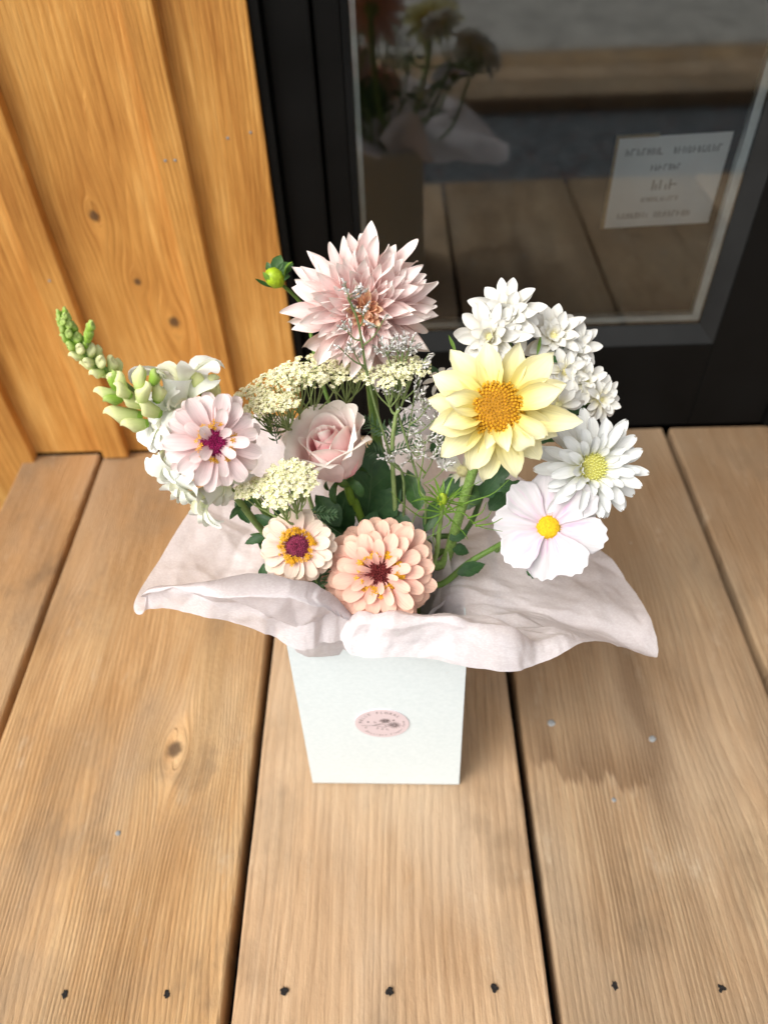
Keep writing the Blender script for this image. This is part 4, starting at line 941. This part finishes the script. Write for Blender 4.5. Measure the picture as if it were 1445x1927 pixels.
for (tipq, dx, dy, L, r) in ((V(-0.1814, 0.4150, 0.4735), -.55,1.2,.0125,.0042), (V(-0.1920, 0.4150, 0.4651), -1.2,-.1,.0140,.0046), (V(-0.1688, 0.4150, 0.4756), .1,1.3,.0160,.0050), (V(-0.1768, 0.4150, 0.4587), -1,.3,.0180,.0056), (V(-0.1858, 0.4150, 0.4753), -.2,1.1,.0115,.0040), (V(-0.1789, 0.4080, 0.4717), -.5,.3,.0125,.0044), (V(-0.1873, 0.4120, 0.4628), -1,-.5,.0120,.0042), (V(-0.1676, 0.4100, 0.4680), .2,.8,.0150,.0050), (V(-0.1660, 0.4100, 0.4546), -.6,.2,.0170,.0056), (V(-0.1789, 0.4120, 0.4404), -1,-.3,.0160,.0054), (V(-0.1592, 0.4180, 0.4625), .5,1,.0140,.0050), (V(-0.1854, 0.4150, 0.4462), -1.3,-.1,.0215,.0064), (V(-0.1579, 0.4150, 0.4769), .8,1.2,.010,.004), (V(-0.1387, 0.4400, 0.4533), .4,1.3,.015,.005), (V(-0.1302, 0.4400, 0.4470), 1,.7,.018,.007)):
    d = (CR * dx + CU * dy + CB * .55).normalized(); bud(tipq - d * L * .5, d, L, r, L < .0122)
def floret(q, d, s, hint, seed):
    rr = random.Random(seed); M = frame(q, d, hint)
    b = MB(); b.lathe([(.0030 * s, 0), (.0048 * s, .004 * s), (.0052 * s, .010 * s), (.0062 * s, .015 * s), (.0072 * s, .017 * s)], 12, Matrix())
    F = link('bloom', b.mesh('bloom', MP_SNAP), T, M); calyx(F, M, .0046 * s, .0075 * s)
    for k, (az, el, L, W_, bd) in enumerate([(-32, 62, .019, .021, -95), (32, 62, .019, .021, -95), (150, 40, .015, .016, -110), (210, 40, .015, .016, -110), (180, 36, .016, .017, -120)]):
        me = petal_mesh('petal', MP_SNAP, L * s, W_ * s, FAN, (1.0, .5), (R(10), R(bd), 0), tip=lambda z: .05 * math.cos(z * 7), nu=10, nv=8, seed=seed + k, ruffle=.0020 * s, rfreq=1.2, wave=.0007 * s)
        link('petal', me, F, M @ place(R(az), R(el), .0052 * s, .0145 * s, rr.uniform(-.2, .2)))
    me = petal_mesh('palate', petal_mat('snapdragon_palate', [(0, (.80, .80, .40)), (1, (.87, .87, .74))], .03, .02, .2), .012 * s, .012 * s, FAN, (2.2, 1.6), (R(60), R(-150), 0), nu=9, nv=7, seed=seed)
    link('palate', me, F, M @ place(R(180), R(60), .002 * s, .012 * s))
for k, (q0, dx, dy, dz, s, hx, hy) in enumerate([(V(-0.1535, 0.4320, 0.4479), .15,1.2,.45,1.55,.9,-.2), (V(-0.1553, 0.4200, 0.4339), -.8,.45,.8,1.15,0,1), (V(-0.1588, 0.4140, 0.4134), -.85,-.1,.9,1.15,0,1), (V(-0.1532, 0.4080, 0.3990), -.5,-.7,.9,1.2,.3,1), (V(-0.1381, 0.4020, 0.3827), -.75,-.6,.7,1.25,.2,1), (V(-0.1481, 0.4300, 0.4365), -.1,.7,.9,1.3,.4,1), (V(-0.1302, 0.4150, 0.3824), .5,-.5,.5,1.0,0,1)]):
    d = (CR * dx + CU * dy + CB * dz).normalized(); q = q0 - d * .012; floret(q, d, s, CR * hx + CU * hy, 400 + 7 * k)
for k in range(9):
    t = lerp(.10, .30, k / 8); q = sp_[int(t * 120)]; a = k * 2.4
    leaf(T, q, CR * math.cos(a) + CU * (math.sin(a) + .3) + CB * .3, CB, .016, .0055, M_LEAF, width=LANCE, seed=k, bend=(.2, -1.0, 0))

# ---------------------------------------------------------------- yarrow
M_YST = simple('yarrow_stem', (.25, .33, .12), .6, .2, 200); M_YFL = NT('yarrow_floret'); gi = M_YFL.n('NewGeometry').outputs['Random Per Island']
M_YFL.set(Base_Color=M_YFL.ramp(gi, [(0, (.52, .54, .22)), (.35, (.80, .77, .48)), (1, (.87, .84, .63))]), Roughness=.75); M_YFL = M_YFL.m
def yarrow(label, head, clusters, stempath, seed, bi, fl=.0024, ferny=()):
    """clusters: (centre, normal, rx, ry) flat-topped groups of tiny flowers on forked stalks"""
    rr = random.Random(seed); T = thing('yarrow', label, 'yarrow', BASE(bi), 'yarrow stems in the bouquet')
    stem_part(T, [head] + stempath + [BASE(bi)], .0016, .0024, M_YST, seg=20)
    st_ = MB(); F = MB()
    for ci, (c, n, rx, ry, cnt) in enumerate(clusters):
        c = Vector(c); n = Vector(n).normalized(); M = head_mat(c, n); low = c - n * max(rx, ry) * 1.1 - V(0, 0, .012)
        low = lerpV(low, head, .25)
        st_.tube(spline([head, lerpV(head, low, .6) + V(0, 0, -.002), low], 8), lambda t: lerp(.0013, .0008, t), 5)
        tips = []
        for k in range(7):
            a = k * 2.4; f = ((k + .5) / 7) ** .5; q = M @ V(rx * .8 * f * math.cos(a), ry * .8 * f * math.sin(a), -.004 - .004 * f); tips.append(q)
            st_.tube(spline([low, lerpV(low, q, .55) + (q - c) * .12 - n * .001, q], 6), lambda t: lerp(.0007, .0004, t), 5, False)
        cnt = int(cnt * 1.05)
        for k in range(cnt):
            f = ((k + .5) / cnt) ** .5; a = k * 2.39996 + rr.uniform(-.3, .3)
            x, y = rx * f * math.cos(a), ry * f * math.sin(a)
            dome = -.22 * max(rx, ry) * f * f + .0022 * noise.noise(V(x * 140, y * 140, seed)) + rr.uniform(-.0012, .0012)
            q = M @ V(x + rr.uniform(-.0007, .0007), y + rr.uniform(-.0007, .0007), dome)
            if rr.random() < .25:
                tq = min(tips, key=lambda t: (t - q).length); st_.tube([tq, q - n * .001], .0003, 3, False)
            nn = (n + V(rr.uniform(-.35, .35), rr.uniform(-.35, .35), rr.uniform(-.2, .2)) + (q - c) / max(rx, ry) * .25).normalized()
            Mq = head_mat(q, nn, rr.uniform(0, 6)); s = fl * rr.uniform(.75, 1.2)
            F.lathe([(s * .16, -s * .7), (s * .34, -s * .1), (s * .30, s * .14), (.00003, s * .22)], 6, Mq)
            for j in range(5):
                a_ = j * 1.2566; e_ = Matrix.Rotation(a_, 4, 'Z') @ Matrix.Rotation(-rr.uniform(-.25, .35), 4, 'Y')
                F.add([Mq @ (e_ @ V(*z)) for z in ((s * .22, -s * .16, 0), (s * .62, -s * .32, .0001), (s * .85, 0, -.0002), (s * .62, s * .32, .0001), (s * .22, s * .16, 0))], [[0, 1, 2, 3, 4]])
    st_.obj('stalks', M_YST, T); o = F.obj('florets', M_YFL, T, smooth=False); o['kind'] = 'stuff'; o['label'] = 'tiny cream florets in flat clusters'
    for (q, d) in ferny:
        fb = MB(); q = Vector(q); d = Vector(d).normalized(); sd_ = d.cross(CB).normalized()
        fb.tube([q, q + d * .024], .0005, 4)
        for k in range(8):
            t = .1 + .9 * k / 8; L = .009 * math.sin(PI * (.15 + .75 * t)) * rr.uniform(.7, 1.2)
            for s in (-1, 1):
                c0 = q + d * .024 * t; ax = (sd_ * s * rr.uniform(.7, 1.1) + d * rr.uniform(.4, .9) + CB * rr.uniform(-.5, .5)).normalized(); sw = d * .0011
                fb.add([c0, c0 + ax * L * .4 + sw, c0 + ax * L, c0 + ax * L * .5 - sw], [[0, 1, 2, 3]])
                for z in (.35, .65):
                    c1 = c0 + ax * L * z; a2 = (ax + sd_ * rr.uniform(-.8, .8) + d * rr.uniform(.0, 1)).normalized(); fb.add([c1, c1 + a2 * L * .25 + sw * .5, c1 + a2 * L * .5, c1 + a2 * L * .25 - sw * .5], [[0, 1, 2, 3]])
        fb.obj('leaf', M_LEAF_D, T)
    return T
up = V(0, -.08, 1).normalized(); upl = V(-.22, -.10, 1).normalized()
yarrow('tall cream yarrow with a wide flat head of florets below the pink dahlia', V(-0.0820, 0.4950, 0.3680),
       [(V(-0.0608, 0.4780, 0.4389), up, .030, .020, 150), (V(-0.0886, 0.4700, 0.4341), upl, .026, .018, 130), (V(-0.1089, 0.4620, 0.4261), upl, .018, .014, 80), (V(-0.0903, 0.4500, 0.4308), upl, .020, .010, 80), (V(-0.0717, 0.4550, 0.4501), up, .022, .012, 80), (V(-0.1056, 0.4480, 0.4241), upl, .015, .008, 50), (V(-0.0831, 0.4400, 0.4350), up, .014, .007, 45)],
       [V(-0.0819, 0.4900, 0.3246), V(-0.0712, 0.4700, 0.2782), V(-.035, .45, .26)], 1, 11, ferny=[(V(-0.0922, 0.4500, 0.3872), CU - CR * .2)])
yarrow('small cream yarrow cluster between the pink dahlia and the rose', V(-0.0460, 0.5000, 0.3796), [(V(-0.0373, 0.4820, 0.4343), up, .020, .013, 95), (V(-0.0474, 0.4860, 0.4367), up, .014, .012, 50), (V(-0.0287, 0.4870, 0.4334), up, .013, .011, 45)], [V(-0.0511, 0.4950, 0.3375), V(-.03, .47, .27)], 2, 12)
yarrow('cream yarrow with forked stalks mixed into the sea lavender', V(-0.0001, 0.4620, 0.4031), [(V(-0.0059, 0.4620, 0.4428), up, .018, .013, 90), (V(0.0105, 0.4680, 0.4464), V(.15, -.05, 1), .017, .013, 80), (V(0.0027, 0.4700, 0.4415), up, .014, .013, 50)], [V(-0.0037, 0.4580, 0.3743), V(-0.0031, 0.4500, 0.3290), V(.0, .44, .27)], 3, 13, ferny=[(V(-0.0092, 0.4600, 0.3728), CU + CR * .5), (V(-0.0051, 0.4550, 0.3714), CU * .3 + CR), (V(-0.0039, 0.4550, 0.3658), CU * .3 - CR), (V(-0.0046, 0.4600, 0.3863), CU * .6 + CR), (V(-0.0063, 0.4600, 0.3848), CU * .6 - CR)])
yarrow('open pale yellow yarrow low beside the rose with loose clusters', V(-0.0755, 0.3920, 0.3585), [(V(-0.0765, 0.4020, 0.4071), up, .016, .009, 60), (V(-0.0926, 0.3980, 0.3974), upl, .018, .011, 75), (V(-0.0747, 0.3900, 0.4044), up, .018, .012, 75), (V(-0.1072, 0.4000, 0.3906), upl, .013, .008, 45), (V(-0.0836, 0.3820, 0.3969), up, .012, .008, 36), (V(-0.0693, 0.4000, 0.4025), up, .011, .009, 36)], [V(-0.0732, 0.4000, 0.3285), V(-.05, .41, .255)], 4, 14, .0030, ferny=[(V(-0.0666, 0.3620, 0.3099), CU + CR * .4), (V(-0.0619, 0.3620, 0.3163), CU * .9 + CR * .1), (V(-0.0713, 0.3620, 0.3034), CR + CU * .5), (V(-0.0698, 0.4000, 0.3614), CR - CU * .05)])

# ---------------------------------------------------------------- sea lavender (limonium)
M_LST = simple('limonium_stem', (.16, .22, .08), .6, .2, 200); M_LFL = NT('limonium_floret'); gi = M_LFL.n('NewGeometry').outputs['Random Per Island']
M_LFL.set(Base_Color=M_LFL.ramp(gi, [(0, (.22, .21, .17)), (.35, (.48, .45, .42)), (.65, (.74, .72, .71)), (1, (.82, .81, .80))]), Roughness=.75); M_LFL = M_LFL.m
def limonium(label, main, sprays, seed, bi):
    rr = random.Random(seed); T = thing('sea_lavender', label, 'sea lavender', BASE(bi), 'sea lavender sprays in the bouquet')
    st_ = MB(); F = MB(); mp = spline(main + [BASE(bi)], 40)
    st_.tube(mp, lambda t: lerp(.0008, .0013, t), 6)
    for (frm, tip, L, dens) in sprays:
        frm = Vector(frm); tip = Vector(tip); st_.tube(spline([frm, lerpV(frm, tip, .5) + V(0, 0, -.003), tip], 8), lambda t: lerp(.0007, .0004, t), 5)
        ax = (tip - frm).normalized()
        for w in range(dens):                                         # little one-sided spikes
            d = (CU * rr.uniform(.1, 1.1) + CR * rr.uniform(-1.1, 1.1) + CB * rr.uniform(-.5, .7)).normalized() if w else ax
            s0 = lerpV(frm, tip, 1 - .45 * rr.random()) if w else tip - ax * L * .2
            LL = L * rr.uniform(.55, 1.05); st_.tube([s0, s0 + d * LL], .00032, 4)
            nf = int(LL / .0013)
            for k in range(nf):
                q = s0 + d * LL * (.15 + .85 * (k + .5) / nf); e = (d * .9 + Vector((rr.uniform(-1, 1), rr.uniform(-1, 1), rr.uniform(-1, 1))) * .75).normalized()
                M = frame(q, e); h = .0033 * rr.uniform(.7, 1.2); r = .00062 * rr.uniform(.8, 1.4)
                F.lathe([(r * .4, 0), (r * .8, h * .4), (r * 1.05, h * .8), (r * .7, h), (.00002, h * .92)], 5, M)
    st_.obj('stalks', M_LST, T); o = F.obj('florets', M_LFL, T); o['kind'] = 'stuff'; o['label'] = 'tiny silvery white florets on fine spikes'
limonium('sea lavender spray rising in front of the pink dahlia', [V(-0.0298, 0.4550, 0.5084), V(-0.0248, 0.4570, 0.4909), V(-0.0224, 0.4590, 0.4682), V(-0.0211, 0.4600, 0.4494), V(-0.0159, 0.4600, 0.4154), V(-0.0052, 0.4550, 0.3658), V(0.0045, 0.4450, 0.3150)],
         [(V(-0.0260, 0.4570, 0.4951), V(-0.0296, 0.4550, 0.5116), .013, 5), (V(-0.0229, 0.4590, 0.4726), V(-0.0326, 0.4560, 0.4826), .011, 4), (V(-0.0217, 0.4590, 0.4682), V(-0.0068, 0.4570, 0.4895), .012, 3), (V(-0.0203, 0.4600, 0.4494), V(-0.0380, 0.4560, 0.4686), .011, 4), (V(-0.0194, 0.4600, 0.4447), V(-0.0288, 0.4550, 0.4667), .010, 3), (V(-0.0238, 0.4580, 0.4840), V(-0.0194, 0.4550, 0.4981), .010, 3)], 5, 15)
limonium('sea lavender spray spreading between the rose and the yellow dahlia', [V(0.0069, 0.4700, 0.4598), V(0.0034, 0.4680, 0.4381), V(0.0001, 0.4660, 0.4102), V(0.0077, 0.4580, 0.3794), V(0.0177, 0.4450, 0.3393), V(0.0218, 0.4350, 0.3056)],
         [(V(0.0034, 0.4680, 0.4381), V(0.0107, 0.4700, 0.4574), .016, 8), (V(0.0025, 0.4680, 0.4334), V(-0.0066, 0.4660, 0.4585), .014, 7), (V(0.0027, 0.4680, 0.4429), V(0.0022, 0.4680, 0.4577), .014, 7), (V(0.0077, 0.4600, 0.3777), V(0.0142, 0.4620, 0.4238), .016, 8), (V(0.0028, 0.4640, 0.4065), V(-0.0017, 0.4620, 0.4258), .013, 6), (V(0.0099, 0.4580, 0.3955), V(0.0251, 0.4560, 0.4171), .016, 8), (V(0.0138, 0.4550, 0.3763), V(0.0240, 0.4520, 0.3841), .016, 8), (V(0.0116, 0.4520, 0.3735), V(0.0178, 0.4500, 0.3723), .013, 6), (V(0.0177, 0.4470, 0.3493), V(-0.0081, 0.4450, 0.3705), .013, 5), (V(0.0137, 0.4520, 0.3678), V(0.0086, 0.4500, 0.3653), .010, 4), (V(0.0199, 0.4470, 0.3492), V(0.0322, 0.4500, 0.3812), .014, 6), (V(0.0211, 0.4450, 0.3452), V(0.0380, 0.4480, 0.3592), .012, 4), (V(0.0098, 0.4580, 0.3848), V(0.0292, 0.4550, 0.4025), .014, 6), (V(0.0085, 0.4680, 0.4380), V(0.0184, 0.4700, 0.4409), .013, 7)], 6, 16)

# ---------------------------------------------------------------- feathery green cosmos bud
T = thing('cosmos_bud', 'bright green cosmos bud with thread like leaves beside the yellow dahlia stem', 'flower bud', BASE(17)); rnd.seed(9)
p = V(0.0329, 0.4050, 0.3640); MF = M_LEAF_L
stem_part(T, [p, V(0.0312, 0.4050, 0.3316), V(0.0268, 0.4000, 0.2990), V(.005, .40, .25), BASE(17)], .0017, .0022, M_STEM_L)
Mb = frame(p, CU * .9 + CB * .5)
b = MB(); b.lathe([(.0015, -.003), (.0036, -.001), (.0042, .003), (.003, .006), (.0005, .008)], 10, Mb); b.obj('bud', simple('cosmos_bud_green', (.34, .45, .03), .5, .2, 300), T)
for k in range(30):
    link('sepal', petal_mesh('sepal', MF, rnd.uniform(.010, .024), .0024, LANCE, (.6, .4), (0, rnd.uniform(-.9, .6), 0), nu=7, nv=3, seed=k), T, Mb @ place(k * 2.4, R(rnd.uniform(-10, 80)), .0030, 0))
def thread(pts, r=.0007): 
    b = MB(); b.tube(spline(pts, 14), lambda t: r * (1.15 - .85 * t), 5); return b.obj('leaf', MF if r < .0009 else M_STEM_L, T)
J = V(0.0344, 0.4050, 0.3524)
for pts in ([J, V(0.0200, 0.4000, 0.3524), V(0.0060, 0.3950, 0.3696), V(-0.0053, 0.3920, 0.3894)], [J, V(0.0160, 0.4000, 0.3612), V(0.0098, 0.3950, 0.3522)], [J, V(0.0163, 0.4100, 0.3681), V(0.0184, 0.4150, 0.3958), V(0.0203, 0.4170, 0.4095)], [J, V(0.0479, 0.4000, 0.3572), V(0.0600, 0.3950, 0.3474), V(0.0780, 0.3920, 0.3441)], [V(0.0561, 0.3970, 0.3484), V(0.0646, 0.3900, 0.3613), V(0.0676, 0.3880, 0.3718)], [V(0.0519, 0.3980, 0.3533), V(0.0607, 0.3920, 0.3650), V(0.0635, 0.3900, 0.3781)], [V(0.0581, 0.3960, 0.3464), V(0.0690, 0.3900, 0.3554), V(0.0760, 0.3880, 0.3630)], [J, V(0.0263, 0.4000, 0.3372), V(0.0284, 0.3950, 0.3179)], [J, V(0.0437, 0.4050, 0.3721), V(0.0599, 0.4000, 0.3899)], [J, V(0.0383, 0.4000, 0.3458), V(0.0198, 0.3920, 0.3372)], [J, V(0.0514, 0.4000, 0.3684), V(0.0682, 0.3980, 0.3781), V(0.0808, 0.4000, 0.3918)], [V(0.0203, 0.4140, 0.3861), V(0.0132, 0.4120, 0.3988)], [J, V(0.0488, 0.4000, 0.3364), V(0.0529, 0.3970, 0.3304)]):
    thread(pts)

# filler foliage low among the stems
T = thing('filler_foliage', 'dark leafy sprig tucked low between the zinnias', 'foliage', BASE(18)); rnd.seed(15)
stem_part(T, [V(-0.0640, 0.3850, 0.3073), V(-.05, .40, .27), BASE(18)], .0015, .002, M_STEM_D)
for (q, dx, dy, L, W_) in ((V(-0.0695, 0.3850, 0.2941), -.8,.6,.034,.018), (V(-0.0644, 0.3800, 0.3002), .5,.7,.034,.020), (V(-0.0551, 0.3850, 0.3135), -.3,1,.036,.020), (V(-0.1027, 0.3950, 0.3227), -.5,.8,.018,.008), (V(-0.1035, 0.4000, 0.3358), -.7,-.2,.018,.008), (V(-0.1079, 0.3950, 0.3100), -.1,-1,.020,.008), (V(-0.0957, 0.4000, 0.3477), -.8,.5,.018,.009), (V(-0.0473, 0.3700, 0.2988), -.6,-.4,.030,.020), (V(0.0061, 0.3520, 0.2901), .5,-.6,.016,.012), (V(-0.0042, 0.3520, 0.2870), .1,-1,.013,.009), (V(0.0417, 0.4300, 0.2939), .9,.4,.018,.012), (V(0.0443, 0.4300, 0.2836), .7,-.2,.016,.012), (V(-0.0748, 0.3850, 0.3044), -1,-.1,.026,.018), (V(0.0176, 0.4400, 0.3197), -.3,1,.036,.018), (V(0.0216, 0.4300, 0.3045), .4,.9,.034,.016), (V(0.0544, 0.4550, 0.3028), .5,.8,.034,.020), (V(0.0084, 0.4300, 0.2984), -.5,.8,.030,.018), (V(-0.0483, 0.4300, 0.3136), -.6,.8,.034,.022), (V(-0.1205, 0.4250, 0.3248), -.5,.7,.022,.009), (V(-0.1244, 0.4250, 0.3404), .6,.6,.020,.009), (V(-0.0137, 0.4600, 0.3001), .5,.9,.038,.026), (V(-0.0927, 0.4300, 0.3087), -.2,1,.030,.018), (V(0.0779, 0.4600, 0.2968), .7,.7,.032,.020), (V(0.0478, 0.4100, 0.2725), .8,.3,.026,.014), (V(-0.0315, 0.4200, 0.2979), .4,1,.034,.022)):
    leaf(T, q, CR * dx + CU * dy, CB + CU * .3, L, W_, M_LEAF if L > .0335 and W_ < .021 else M_LEAF_D, serr=.08, arc=.4, seed=int(L * 1e4), bend=(.1, -.5, 0))
